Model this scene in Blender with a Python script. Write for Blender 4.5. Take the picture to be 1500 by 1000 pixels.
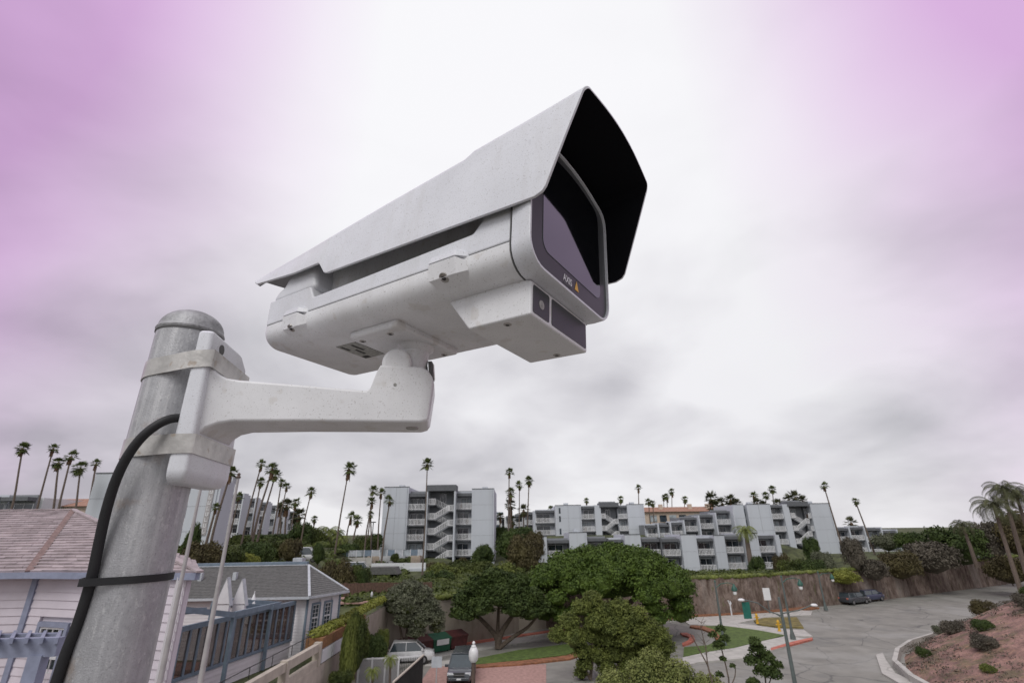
import bpy, bmesh, math, random
import numpy as np
from mathutils import Vector, Matrix, noise
random.seed(7); np.random.seed(7)
for o in list(bpy.data.objects): bpy.data.objects.remove(o)
SC = bpy.context.scene
COL = SC.collection
R = math.radians
# ------------------------------------------------------------------ camera
F_PX, PITCH, ROLL, EYE = 714.0, R(21.4), R(0.79), Vector((0, 0, 10.0))
_r0 = Vector((1, 0, 0)); _u0 = Vector((0, -math.sin(PITCH), math.cos(PITCH))); FWD = Vector((0, math.cos(PITCH), math.sin(PITCH)))
RIGHT = _r0*math.cos(ROLL) - _u0*math.sin(ROLL); UP = _u0*math.cos(ROLL) + _r0*math.sin(ROLL)
cd = bpy.data.cameras.new('camera'); cam = bpy.data.objects.new('camera', cd); COL.objects.link(cam)
cam.matrix_world = Matrix((( RIGHT.x, UP.x, -FWD.x, EYE.x), (RIGHT.y, UP.y, -FWD.y, EYE.y), (RIGHT.z, UP.z, -FWD.z, EYE.z), (0, 0, 0, 1)))
cd.sensor_width = 36; cd.lens = F_PX/1500*36; cd.clip_start = .02; cd.clip_end = 3000
cd.dof.use_dof = True; cd.dof.focus_distance = .72; cd.dof.aperture_fstop = 16
SC.camera = cam
# ------------------------------------------------------------------ world: bright overcast, lilac towards both sides
W = bpy.data.worlds.new('World'); SC.world = W; W.use_nodes = True
nt = W.node_tree; nt.nodes.clear(); N = nt.nodes; LK = nt.links.new
out = N.new('ShaderNodeOutputWorld'); bg = N.new('ShaderNodeBackground'); LK(bg.outputs[0], out.inputs[0])
def wmath(op, a, b=None, c=None, clamp=False):
    n = N.new('ShaderNodeMath'); n.operation = op; n.use_clamp = clamp
    for i, v in enumerate((a, b, c)):
        if v is None: continue
        if isinstance(v, (int, float)): n.inputs[i].default_value = v
        else: LK(v, n.inputs[i])
    return n.outputs[0]
def wmix(f, a, b, bt='MIX'):
    n = N.new('ShaderNodeMix'); n.data_type = 'RGBA'; n.blend_type = bt
    if isinstance(f, (int, float)): n.inputs[0].default_value = f
    else: LK(f, n.inputs[0])
    for i, v in ((6, a), (7, b)):
        if isinstance(v, tuple): n.inputs[i].default_value = (*v, 1)
        else: LK(v, n.inputs[i])
    return n.outputs[2]
def wramp(f, stops):
    n = N.new('ShaderNodeValToRGB'); e = n.color_ramp.elements
    while len(e) < len(stops): e.new(.5)
    for q, (p, v) in zip(e, stops): q.position = p; q.color = (*v, 1) if isinstance(v, tuple) else (v, v, v, 1)
    LK(f, n.inputs[0]); return n.outputs[0]
tc = N.new('ShaderNodeTexCoord'); sep = N.new('ShaderNodeSeparateXYZ'); LK(tc.outputs['Generated'], sep.inputs[0])
X, Y, Zc = sep.outputs
# cloud sheet: project the direction onto a plane overhead so clouds flatten towards the horizon
zz = wmath('ADD', wmath('MAXIMUM', Zc, 0), .34)
cu = wmath('DIVIDE', X, zz); cv = wmath('DIVIDE', Y, zz)
cmb = N.new('ShaderNodeCombineXYZ'); LK(cu, cmb.inputs[0]); LK(cv, cmb.inputs[1])
def wnoise(scale, det, rough=.5, dist=0., seed=0.):
    n = N.new('ShaderNodeTexNoise'); n.noise_dimensions = '4D'; LK(cmb.outputs[0], n.inputs['Vector'])
    n.inputs['W'].default_value = seed; n.inputs['Scale'].default_value = scale; n.inputs['Detail'].default_value = det
    n.inputs['Roughness'].default_value = rough; n.inputs['Distortion'].default_value = dist; return n.outputs[0]
c1 = wnoise(.75, 4, .5, .6, 3.1); c2 = wnoise(2.0, 5, .5, .3, 1.7)
cl = wmath('ADD', wmath('MULTIPLY', c1, .65), wmath('MULTIPLY', c2, .35))
sky_grey = wramp(cl, [(.37, (.48, .47, .505)), (.46, (.68, .665, .70)), (.57, (.88, .87, .895))])
# thin bright break in the cloud sheet high in front
def dirv(a, e): return Vector((math.cos(a)*math.cos(e), math.sin(a)*math.cos(e), math.sin(e)))
SUN_AZ, SUN_EL = R(-115), R(48)
sd = dirv(SUN_AZ, SUN_EL)
dp = N.new('ShaderNodeVectorMath'); dp.operation = 'DOT_PRODUCT'; LK(tc.outputs['Generated'], dp.inputs[0]); dp.inputs[1].default_value = dirv(R(96), R(58))
glow = wramp(wmath('ADD', dp.outputs['Value'], wmath('MULTIPLY', wmath('SUBTRACT', cl, .5), .8)), [(.66, 0.), (.82, .35), (.92, .80), (.985, 1.)])
sky1 = wmix(glow, sky_grey, (.98, .975, 1.0))
# lilac cloud cover to the left and right, fading out behind
az = wmath('ARCTAN2', X, Y)
side = wmath('ABSOLUTE', wmath('SUBTRACT', az, .06))
sidef = wmath('ADD', side, wmath('MULTIPLY', wmath('SUBTRACT', c1, .5), .55))
hi = wmath('MULTIPLY', wmath('MAXIMUM', Zc, 0), .25)
lil = wramp(wmath('DIVIDE', wmath('ADD', sidef, hi), 3.2), [(.19, 0.), (.24, .20), (.285, .50), (.34, .92), (.41, .95), (.47, .2), (.50, 0.)])
lilac = wmix(lil, sky1, wmix(1., sky1, (.76, .46, .79), 'MULTIPLY'))
nish = N.new('ShaderNodeTexSky'); nish.sky_type = 'NISHITA'; nish.sun_disc = False; nish.sun_elevation = SUN_EL; nish.sun_rotation = R(90)-SUN_AZ
nb = N.new('ShaderNodeVectorMath'); nb.operation = 'SCALE'; LK(nish.outputs[0], nb.inputs[0]); nb.inputs['Scale'].default_value = .1
fin = wmix(.96, nb.outputs[0], lilac)
LK(fin, bg.inputs[0]); bg.inputs[1].default_value = 1.0
sl = bpy.data.lights.new('sun', 'SUN'); sl.energy = 1.5; sl.angle = R(28); sl.color = (1, .985, .96)
so = bpy.data.objects.new('sun', sl); COL.objects.link(so); so.rotation_euler = sd.to_track_quat('Z', 'Y').to_euler()
v = SC.view_settings; v.view_transform = 'Standard'; v.look = 'None'; v.exposure = 0; v.gamma = 1; v.use_curve_mapping = False
SC.render.engine = 'CYCLES'; SC.cycles.max_bounces = 6; SC.cycles.use_denoising = True; SC.cycles.transparent_max_bounces = 8

# ------------------------------------------------------------------ helpers
def ray(x, y): return RIGHT*((x-750)/F_PX) - UP*((y-500)/F_PX) + FWD
def on_z(x, y, z): r = ray(x, y); return EYE + r*((z-EYE.z)/r.z)
def at(x, y, d): r = ray(x, y); return EYE + r*(d/r.y)
def sm(a, b, t):
    t = min(1, max(0, (t-a)/(b-a))); return t*t*(3-2*t)
M = {}; BC = {}
def mat(name, col, rough=.7, metal=0., var=.12, scale=3., bump=0., bscale=40., col2=None, spec=.5, specks=None, detail=4, coat=0., alpha=None, stretch=None, thr=(.35, .65)):
    m = bpy.data.materials.new(name); m.use_nodes = True; t = m.node_tree; b = t.nodes['Principled BSDF']
    b.inputs['Roughness'].default_value = rough; b.inputs['Metallic'].default_value = metal; b.inputs['Specular IOR Level'].default_value = spec
    b.inputs['Coat Weight'].default_value = coat
    tcn = t.nodes.new('ShaderNodeTexCoord'); vec = tcn.outputs['Object']
    if stretch:
        mp = t.nodes.new('ShaderNodeMapping'); mp.inputs['Scale'].default_value = stretch; t.links.new(vec, mp.inputs[0]); vec = mp.outputs[0]
    c1 = tuple(max(0, c*(1-var)) for c in col); c2 = col2 or tuple(min(1, c*(1+var)) for c in col)
    nz = t.nodes.new('ShaderNodeTexNoise'); nz.inputs['Scale'].default_value = scale; nz.inputs['Detail'].default_value = detail; nz.inputs['Roughness'].default_value = .6
    t.links.new(vec, nz.inputs['Vector'])
    rp = t.nodes.new('ShaderNodeValToRGB'); e = rp.color_ramp.elements; e[0].position, e[1].position = thr
    e[0].color = (*c1, 1); e[1].color = (*c2, 1); t.links.new(nz.outputs[0], rp.inputs[0]); colo = rp.outputs[0]
    if specks:
        for sc_, th, sc_col, amt in specks:
            n2 = t.nodes.new('ShaderNodeTexNoise'); n2.inputs['Scale'].default_value = sc_; n2.inputs['Detail'].default_value = 2; t.links.new(vec, n2.inputs['Vector'])
            r2 = t.nodes.new('ShaderNodeValToRGB'); r2.color_ramp.elements[0].position = th; r2.color_ramp.elements[1].position = th+.05
            r2.color_ramp.elements[0].color = (0, 0, 0, 1); r2.color_ramp.elements[1].color = (amt, amt, amt, 1); t.links.new(n2.outputs[0], r2.inputs[0])
            mx = t.nodes.new('ShaderNodeMix'); mx.data_type = 'RGBA'; t.links.new(r2.outputs[0], mx.inputs[0]); t.links.new(colo, mx.inputs[6]); mx.inputs[7].default_value = (*sc_col, 1); colo = mx.outputs[2]
    t.links.new(colo, b.inputs['Base Color'])
    if bump:
        n3 = t.nodes.new('ShaderNodeTexNoise'); n3.inputs['Scale'].default_value = bscale; n3.inputs['Detail'].default_value = 3; t.links.new(vec, n3.inputs['Vector'])
        bp = t.nodes.new('ShaderNodeBump'); bp.inputs['Strength'].default_value = bump; bp.inputs['Distance'].default_value = 1/bscale
        t.links.new(n3.outputs[0], bp.inputs['Height']); t.links.new(bp.outputs[0], b.inputs['Normal'])
    if alpha is not None: b.inputs['Alpha'].default_value = alpha
    M[name] = m; BC[name] = (t, b, vec, colo); return m
INV = {}
def props(o, label=None, cat=None, group=None, kind=None):
    if label: o['label'] = label
    if cat: o['category'] = cat
    if group: o['group'] = group
    if kind: o['kind'] = kind
    return o
def root(name, loc, label, cat, group=None, rz=0., mtx=None):
    o = bpy.data.objects.new(name, None); COL.objects.link(o); o.empty_display_size = .2
    m = mtx if mtx is not None else Matrix.Translation(Vector(loc)) @ Matrix.Rotation(rz, 4, 'Z')
    o.matrix_world = m; INV[o.name] = m.inverted(); return props(o, label, cat, group)
class MB:
    def __init__(s): s.v = []; s.f = []; s.m = []; s.cur = 0
    def add(s, vs, fs):
        n = len(s.v); s.v += [tuple(q) for q in vs]; s.f += [tuple(i+n for i in q) for q in fs]; s.m += [s.cur]*len(fs); return s
    def box(s, x0, x1, y0, y1, z0, z1):
        return s.add([(x, y, z) for z in (z0, z1) for y in (y0, y1) for x in (x0, x1)], [(0, 2, 3, 1), (4, 5, 7, 6), (0, 1, 5, 4), (2, 6, 7, 3), (0, 4, 6, 2), (1, 3, 7, 5)])
    def cube8(s, p): return s.add(p, [(0, 3, 2, 1), (4, 5, 6, 7), (0, 1, 5, 4), (1, 2, 6, 5), (2, 3, 7, 6), (3, 0, 4, 7)])
    def bar(s, a, b, w, h, up=Vector((0, 0, 1))):
        a, b = Vector(a), Vector(b); d = (b-a).normalized(); sd_ = d.cross(up)
        if sd_.length < 1e-4: sd_ = d.cross(Vector((1, 0, 0)))
        sd_.normalize(); u = sd_.cross(d); q = []
        for p in (a, b): q += [p-sd_*w/2-u*h/2, p+sd_*w/2-u*h/2, p+sd_*w/2+u*h/2, p-sd_*w/2+u*h/2]
        return s.add(q, [(0, 1, 2, 3), (7, 6, 5, 4), (0, 4, 5, 1), (1, 5, 6, 2), (2, 6, 7, 3), (3, 7, 4, 0)])
    def loft(s, rings, caps=True, closed=True):
        n = len(rings[0]); b = len(s.v); vs = [p for r in rings for p in r]; fs = []
        for i in range(len(rings)-1):
            for j in range(n if closed else n-1):
                k = (j+1) % n; fs.append((i*n+j, i*n+k, (i+1)*n+k, (i+1)*n+j))
        if caps: fs.append(tuple(range(n-1, -1, -1))); fs.append(tuple((len(rings)-1)*n+j for j in range(n)))
        return s.add(vs, fs)
    def prism(s, poly, vec):
        vec = Vector(vec); return s.loft([[Vector(p) for p in poly], [Vector(p)+vec for p in poly]])
    def tube(s, pts, rad, n=8, caps=True):
        pts = [Vector(p) for p in pts]; rings = []
        if isinstance(rad, (int, float)): rad = [rad]*len(pts)
        pd = None; ref = None
        for i, p in enumerate(pts):
            d = (pts[min(i+1, len(pts)-1)]-pts[max(i-1, 0)]).normalized()
            if ref is None: ref = d.cross(Vector((.31, .17, .93))); 
            if ref.length < 1e-3: ref = d.cross(Vector((1, 0, 0)))
            a = (ref - d*ref.dot(d)).normalized(); ref = a; b = d.cross(a)
            rings.append([p+(a*math.cos(2*math.pi*j/n)+b*math.sin(2*math.pi*j/n))*rad[i] for j in range(n)])
        return s.loft(rings, caps)
    def lathe(s, c, prof, n=16, axis=(0, 0, 1)):
        c = Vector(c); ax = Vector(axis).normalized(); a = ax.orthogonal().normalized(); b = ax.cross(a)
        return s.loft([[c+ax*h+(a*math.cos(2*math.pi*j/n)+b*math.sin(2*math.pi*j/n))*max(r, 1e-5) for j in range(n)] for r, h in prof])
    def mesh(s, name, mats, smooth=False):
        me = bpy.data.meshes.new(name); me.from_pydata(s.v, [], s.f)
        for m_ in (mats if isinstance(mats, (list, tuple)) else [mats]): me.materials.append(M[m_] if isinstance(m_, str) else m_)
        if any(s.m): me.polygons.foreach_set('material_index', s.m)
        bm = bmesh.new(); bm.from_mesh(me); bmesh.ops.recalc_face_normals(bm, faces=bm.faces); bm.to_mesh(me); bm.free()
        if smooth:
            me.polygons.foreach_set('use_smooth', [True]*len(me.polygons))
        return me
    def build(s, name, mats, parent=None, smooth=False, bevel=0., seg=2, local=False, angle=30, wn=False):
        if parent is not None and not local:
            im = INV[parent.name]; s.v = [tuple(im @ Vector(q)) for q in s.v]
        me = s.mesh(name, mats, smooth or bevel > 0)
        o = bpy.data.objects.new(name, me); COL.objects.link(o)
        if parent is not None: o.parent = parent; INV[o.name] = INV[parent.name]
        else: INV[o.name] = Matrix()
        if bevel > 0:
            b = o.modifiers.new('bevel', 'BEVEL'); b.width = bevel; b.segments = seg; b.limit_method = 'ANGLE'; b.angle_limit = R(angle); b.harden_normals = True
        elif smooth:
            me.set_sharp_from_angle(angle=R(40))
            if wn: w_ = o.modifiers.new('normals', 'WEIGHTED_NORMAL'); w_.keep_sharp = True; w_.weight = 80
        return o
def inst(name, me, parent, loc=(0, 0, 0), rz=0., sc=(1, 1, 1)):
    o = bpy.data.objects.new(name, me); COL.objects.link(o)
    if parent is not None: o.parent = parent; INV[o.name] = INV[parent.name]
    o.location = loc; o.rotation_euler = (0, 0, rz); o.scale = sc; return o

def overlay(name, kind, scale, lo, hi, col, amt, stretch=None, dist=.0):
    """blend a second colour over a material where a noise (or the thin edges of a cell pattern) passes a threshold"""
    t, b, vec, colo = BC[name]
    if stretch:
        mp = t.nodes.new('ShaderNodeMapping'); mp.inputs['Scale'].default_value = stretch; t.links.new(vec, mp.inputs[0]); vec = mp.outputs[0]
    if dist:
        nz = t.nodes.new('ShaderNodeTexNoise'); nz.inputs['Scale'].default_value = scale*1.7; nz.inputs['Detail'].default_value = 5; t.links.new(vec, nz.inputs['Vector'])
        vm = t.nodes.new('ShaderNodeVectorMath'); vm.operation = 'MULTIPLY_ADD'; t.links.new(nz.outputs['Color'], vm.inputs[0]); vm.inputs[1].default_value = (dist,)*3; t.links.new(vec, vm.inputs[2]); vec = vm.outputs[0]
    if kind == 'noise':
        n = t.nodes.new('ShaderNodeTexNoise'); n.inputs['Scale'].default_value = scale; n.inputs['Detail'].default_value = 7; n.inputs['Roughness'].default_value = .65; o = n.outputs[0]
    else:
        n = t.nodes.new('ShaderNodeTexVoronoi'); n.feature = 'DISTANCE_TO_EDGE'; n.inputs['Scale'].default_value = scale; o = n.outputs['Distance']
    t.links.new(vec, n.inputs['Vector']); r = t.nodes.new('ShaderNodeValToRGB'); e = r.color_ramp.elements; e[0].position, e[1].position = lo, hi
    a, c = (0, amt) if kind == 'noise' else (amt, 0)
    e[0].color = (a, a, a, 1); e[1].color = (c, c, c, 1); t.links.new(o, r.inputs[0])
    mx = t.nodes.new('ShaderNodeMix'); mx.data_type = 'RGBA'; t.links.new(r.outputs[0], mx.inputs[0]); t.links.new(colo, mx.inputs[6]); mx.inputs[7].default_value = (*col, 1)
    t.links.new(mx.outputs[2], b.inputs['Base Color']); BC[name] = (t, b, BC[name][2], mx.outputs[2])
# ------------------------------------------------------------------ materials
DS = [(420., .645, (.18, .16, .14), .42), (1000., .63, (.2, .18, .16), .5)]
mat('white_enamel', (.665, .675, .715), .42, var=.05, scale=9, specks=DS, bump=.05, bscale=900)
mat('cream_enamel', (.70, .70, .715), .42, var=.06, scale=12, specks=[(420., .64, (.2, .17, .14), .45), (30., .62, (.50, .46, .41), .35)], bump=.06, bscale=900)
overlay('white_enamel', 'noise', 6, .55, .78, (.50, .485, .46), .3, (1, 1, .4)); overlay('cream_enamel', 'noise', 8, .55, .78, (.47, .45, .42), .3); overlay('white_enamel', 'noise', 24, .54, .66, (.44, .42, .39), .16, (1, 1, .12)); overlay('cream_enamel', 'noise', 24, .54, .66, (.44, .42, .38), .16, (1, 1, .12)); overlay('white_enamel', 'noise', 1500, .62, .68, (.28, .26, .24), .5); overlay('cream_enamel', 'noise', 1500, .61, .67, (.28, .25, .22), .55)
mat('visor_black', (.008, .008, .01), .85, spec=.05)
mat('mask_grey', (.060, .062, .066), .32, spec=.25)
mat('window_black', (.006, .006, .008), .04, spec=.9); M['window_black'].node_tree.nodes['Principled BSDF'].inputs['IOR'].default_value = 2.2; M['window_black'].node_tree.nodes['Principled BSDF'].inputs['Specular Tint'].default_value = (.74, 1, .80, 1); M['mask_grey'].node_tree.nodes['Principled BSDF'].inputs['Specular Tint'].default_value = (.8, 1, .86, 1)
mat('lining_grey', (.30, .30, .31), .7)
mat('window_pane', (.10, .10, .11), .03, spec=.9)
mat('seam_dark', (.12, .12, .12), .8)
mat('screw_steel', (.42, .40, .38), .35, metal=.9, var=.2, scale=300)
mat('screw_socket', (.03, .03, .03), .6)
mat('print_white', (.75, .75, .78), .5); mat('print_orange', (.75, .42, .06), .5); mat('print_grey', (.16, .16, .17), .5)
mat('label_grey', (.30, .30, .28), .5, var=.3, scale=160)
mat('galvanised', (.37, .37, .385), .52, metal=.35, var=.10, scale=60, detail=10, bump=.3, bscale=500)
overlay('galvanised', 'noise', 30, .50, .60, (.56, .56, .57), .6, (1, 1, .05)); overlay('galvanised', 'noise', 16, .50, .64, (.21, .205, .215), .6, (1, 1, .06)); overlay('galvanised', 'noise', 150, .56, .64, (.58, .58, .58), .5, (1, 1, .6)); overlay('galvanised', 'noise', 520, .56, .66, (.20, .20, .21), .55, (1, 1, .5)); overlay('galvanised', 'noise', 9, .63, .70, (.30, .21, .15), .45)
mat('cap_cast', (.30, .30, .31), .6, metal=.35, var=.3, scale=40, detail=8, bump=.3, bscale=200)
mat('strap_steel', (.50, .485, .465), .42, metal=.45, var=.22, scale=22, detail=6, specks=[(60., .62, (.30, .22, .15), .5)], bump=.1, bscale=150)
mat('cable_black', (.009, .009, .011), .6, bump=.1, bscale=300)
# ------------------------------------------------------------------ the security camera
AX = Vector((.831162324, -.554776561, -.037311629)); LX = Vector((.554017205, .83199144, -.02924348)); ZX = AX.cross(LX).normalized()
OX = Vector((.023570498, .546486147, 10.249922434))
CM = Matrix(((AX.x, LX.x, ZX.x, OX.x), (AX.y, LX.y, ZX.y, OX.y), (AX.z, LX.z, ZX.z, OX.z), (0, 0, 0, 1)))
sc_ = root('security_camera', None, 'large off-white box security camera with peaked black-lined sunshield, on the pole arm', 'security camera', mtx=CM)
YC = .0785
def rrect(y0, y1, z0, z1, r, n=6, rt=None, arch=0.):
    rt = r if rt is None else rt; p = []
    for (cy, cz, a0, rr) in ((y1-rt, z1-rt, 0, rt), (y0+rt, z1-rt, 90, rt), (y0+r, z0+r, 180, r), (y1-r, z0+r, 270, r)):
        for k in range(n+1):
            a = R(a0+90*k/n); p.append((cy+rr*math.cos(a), cz+rr*math.sin(a)))
        if a0 == 0 and arch:
            for k in range(1, 8):
                t = k/8; p.append((y1-rt+(y0+rt-y1+rt)*t, z1+arch*4*t*(1-t)))
    return p
def sec(x, ring, dx=None): return [Vector((x+(dx(q[1]) if dx else 0), q[0], q[1])) for q in ring]
# lower body with its generous bottom radius
b = MB(); rings = []
def lower(sx): return [(YC+(y-YC)*sx, z) for y, z in ([(-.035, .0885)]+[(-.035+.032*(1-math.cos(a)), .050+.030*(1-math.sin(a))) for a in [R(90*k/8) for k in range(9)]]+[(.192-.032*(1-math.cos(a)), .050+.030*(1-math.sin(a))) for a in [R(90-90*k/8) for k in range(9)]]+[(.192, .0885)])]
base = lower(1)
for x, s in ((-.5625, .80), (-.561, .90), (-.5565, .965), (-.548, 1), (-.010, 1)):
    r_ = [( YC+(y-YC)*(1-(1-s)*.35), .0885-(.0885-z)*(1-(1-s)*1.2)) for y, z in base]; rings.append(sec(x, r_))
b.loft(rings); b.build('lower_housing', 'cream_enamel', sc_, smooth=True, wn=True, local=True, angle=25)
# upper body
b = MB(); b.prism([Vector((x, -.0335, z)) for x, z in [(-.561, .0905), (-.566, .142), (-.44, .142), (-.425, .118), (-.075, .124), (-.060, .140), (-.060, .245), (-.012, .250), (-.012, .0905)]], (0, .224, 0)); b.build('upper_housing', 'white_enamel', sc_, local=True, bevel=.004, seg=3)
b = MB(); b.prism([Vector((x, -.031, z)) for x, z in [(-.565, .138), (-.556, .160), (-.535, .168), (-.525, .183), (-.50, .205), (-.445, .212), (-.432, .138)]], (0, .219, 0)); b.build('rear_cap', 'white_enamel', sc_, local=True, bevel=.010, seg=3)
b = MB(); b.prism([Vector((x, .006, z)) for x, z in [(-.53, .10), (-.53, .183), (-.50, .215), (-.40, .230), (-.02, .255), (-.02, .10)]], (0, .145, 0)); b.build('inner_housing', 'cream_enamel', sc_, local=True, bevel=.004)

# front bezel
b = MB(); o0 = rrect(-.0365, .1935, .050, .256, .034, 6, .03, .004); o1 = rrect(-.0405, .1975, .052, .262, .036, 6, .030, .012); i1 = rrect(-.0365, .1935, .056, .258, .032, 6, .027, .012)
b.loft([sec(-.008, o0), sec(.004, rrect(-.0385, .1955, .050, .260, .035, 6, .03, .009)), sec(.019, o1), sec(.0215, rrect(-.0395, .1965, .053, .261, .035, 6, .029, .012)), sec(.0215, i1), sec(.0175, i1)], caps=False)
b.build('front_bezel', 'white_enamel', sc_, smooth=True, wn=True, local=True)
b = MB(); b.loft([sec(-.009, rrect(-.037, .194, .0495, .257, .034, 6, .03, .004)), sec(-.0105, rrect(-.037, .194, .0495, .257, .034, 6, .03, .004))]); 
b.build('gasket', 'seam_dark', sc_, smooth=True, local=True)
b = MB(); b.loft([sec(.010, i1), sec(.0180, i1)]); wp = b.build('front_window', 'mask_grey', sc_, smooth=True, local=True)
inner = rrect(-.004, .170, .086, .250, .016, 4, .02, .008)
b = MB(); b.loft([sec(.0183, inner), sec(.0187, inner)]); b.build('window_opening', 'window_black', wp, smooth=True, local=True)
# printed name
def text_mesh(txt, size, mname):
    cu_ = bpy.data.curves.new('t', 'FONT'); cu_.body = txt; cu_.size = size; cu_.extrude = .00015; cu_.offset = size*.012
    to = bpy.data.objects.new('t', cu_); COL.objects.link(to); bpy.context.view_layer.update()
    me = bpy.data.meshes.new_from_object(to); bpy.data.objects.remove(to); me.materials.clear(); me.materials.append(M[mname]); return me
def place_text(name, txt, size, mname, parent, pos, ex, ey, sx=1.):
    me = text_mesh(txt, size, mname); ez = ex.cross(ey)
    me.transform(Matrix(((ex.x*sx, ey.x, ez.x, pos[0]), (ex.y*sx, ey.y, ez.y, pos[1]), (ex.z*sx, ey.z, ez.z, pos[2]), (0, 0, 0, 1))))
    o = bpy.data.objects.new(name, me); COL.objects.link(o); o.parent = parent; INV[o.name] = INV[parent.name]; return o
place_text('lettering', 'AXIS', .0150, 'print_white', wp, (.0184, .0505, .0675), Vector((0, 1, 0)), Vector((0, 0, 1)), .80)
place_text('small_lettering', 'COMMUNICATIONS', .0035, 'print_grey', wp, (.0184, .0505, .0630), Vector((0, 1, 0)), Vector((0, 0, 1)), .8)
b = MB(); b.prism([Vector((.0183, y, z)) for y, z in ((.0835, .0675), (.0895, .0825), (.0955, .0675))], (.0003, 0, 0)); b.build('logo_triangle', 'print_orange', wp, local=True)
# sunshield
st = [(-.618, .193, -.637, .2125), (-.608, .1865, -.632, .2165), (-.482, .1745, -.50, .2290), (-.411, .1735, -.42, .2375), (-.4065, .171, -.418, .2380), (-.3885, .149, -.402, .2395), (-.380, .1455, -.395, .2405), (-.26, .1420, -.27, .2535), (-.10, .1375, -.10, .2685), (-.085, .137, -.082, .2765), (.0, .1340, .02, .2855), (.030, .1335, .076, .2915), (.041, .1375, .0925, .2932), (.0465, .1450, .0995, .2940)]
def shield_ring(q, ins=0., top=0.):
    xb, zb, xt, zt = q; p = []; yb0, yt0 = -.046, -.037; rr = .016
    def pt(y, z): 
        t = (z-zb)/(zt-zb); t = min(max(t, 0), 1.1); p.append(Vector((xb+(xt-xb)*t, y, z)))
    def half(sg):
        l = []; yb, ytt = (yb0+ins), (yt0+ins); zt2 = zt-ins*.9+top
        l.append((yb, zb+.0001)); l.append((yb+(ytt-yb)*.5, zb+(zt2-zb)*.5)); 
        for k in range(7):
            a = R(90*k/6); l.append((ytt+rr*(1-math.cos(a)), zt2-rr*(1-math.sin(a)) ))
        for k in range(1, 5):
            t = k/5; l.append((ytt+rr+(YC-ytt-rr)*t, zt2+.010*math.sin(t*math.pi/2)))
        return l
    h = half(1)
    for y, z in h: pt(y, z)
    pt(YC, h[-1][1]+.0006)
    for y, z in reversed(h): pt(2*YC-y+.007, z)
    return p
b = MB(); b.loft([shield_ring(q) for q in st], caps=False, closed=False)
o = b.build('sunshield', ['white_enamel', 'visor_black', 'white_enamel', 'lining_grey'], sc_, smooth=True, local=True)
# orient normals outwards, thicken inwards with a black lining
me = o.data; bm = bmesh.new(); bm.from_mesh(me); bm.faces.ensure_lookup_table(); f = max(bm.faces, key=lambda q: q.calc_center_median().z)
if f.normal.z < 0: bmesh.ops.reverse_faces(bm, faces=bm.faces)
for f in bm.faces: f.material_index = 2 if f.calc_center_median().x < -.12 else 0
bm.to_mesh(me); bm.free(); me.polygons.foreach_set('use_smooth', [True]*len(me.polygons))
so2 = o.modifiers.new('solid', 'SOLIDIFY'); so2.thickness = .0042; so2.offset = -1; so2.material_offset = 1; so2.material_offset_rim = 0; so2.use_even_offset = True
bv = o.modifiers.new('bevel', 'BEVEL'); bv.width = .0011; bv.segments = 2; bv.limit_method = 'ANGLE'; bv.angle_limit = R(50); bv.harden_normals = True
# shield struts between body and shield
for x in (-.46, -.20, -.03):
    for y in (.0, .157):
        b = MB(); b.box(x-.012, x+.012, y-.01, y+.01, .20, .245+.02*(x+.5)); b.build('shield_strut', 'cream_enamel', sc_, local=True)
def screw(parent, c, ax, r=.0055, nm='screw'):
    b = MB(); b.lathe(c, [(r, -.002), (r, .0006), (r*.85, .0014), (r*.55, .0014)], 18, ax); s_ = b.build(nm, 'screw_steel', parent, smooth=True, local=True)
    b = MB(); b.lathe(c, [(r*.5, .0012), (r*.5, .00165)], 6, ax); b.build('socket', 'screw_socket', s_, local=True)
# latch brackets over the seam (near side and far side)
for x0, x1 in ((-.489, -.430), (-.143, -.078)):
    for sg in (0, 1):
        yy = (lambda y: 2*YC-y) if sg else (lambda y: y)
        b = MB(); k = x0; e = x1; d = .009
        b.loft([[Vector((k+d*.3, yy(-.0330), .086)), Vector((k+d*.3, yy(-.046), .0875)), Vector((k+d*.3, yy(-.041), .064)), Vector((k+.010, yy(-.022), .056))],
                [Vector((e-d*1.6, yy(-.0330), .086)), Vector((e-d*1.6, yy(-.046), .0875)), Vector((e-d*1.6, yy(-.041), .064)), Vector((e-.010, yy(-.022), .056))],
                [Vector((e, yy(-.0330), .080)), Vector((e, yy(-.034), .082)), Vector((e, yy(-.0338), .068)), Vector((e, yy(-.022), .058))]])
        cl_ = b.build('latch', 'cream_enamel', sc_, local=True, bevel=.0016)
        b = MB(); b.loft([[Vector((k+d*.3, yy(-.0320), .0885)), Vector((k+d*.3, yy(-.0462), .0888)), Vector((k+d*.6, yy(-.0440), .0990)), Vector((k+d*.8, yy(-.0320), .1060))],
                [Vector((e-d*1.6, yy(-.0320), .0885)), Vector((e-d*1.6, yy(-.0462), .0888)), Vector((e-d*1.8, yy(-.0440), .0990)), Vector((e-d*2, yy(-.0320), .1060))],
                [Vector((e, yy(-.0320), .0885)), Vector((e, yy(-.0340), .0888)), Vector((e-.003, yy(-.0338), .0960)), Vector((e-.006, yy(-.0320), .100))]])
        b.build('latch_keeper', 'white_enamel', sc_, local=True, bevel=.0012)
        sgn = 1 if sg else -1
        screw(cl_, ((x0+x1)/2-.004, yy(-.0385), .0645), (0, sgn*.55, -.83), .0076)
# dark strip added as the shadow line of the seam
b = MB(); b.box(-.5575, -.0115, -.0325, .1895, .0860, .0925); b.build('seam_shadow_strip', 'seam_dark', sc_, local=True)
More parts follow.
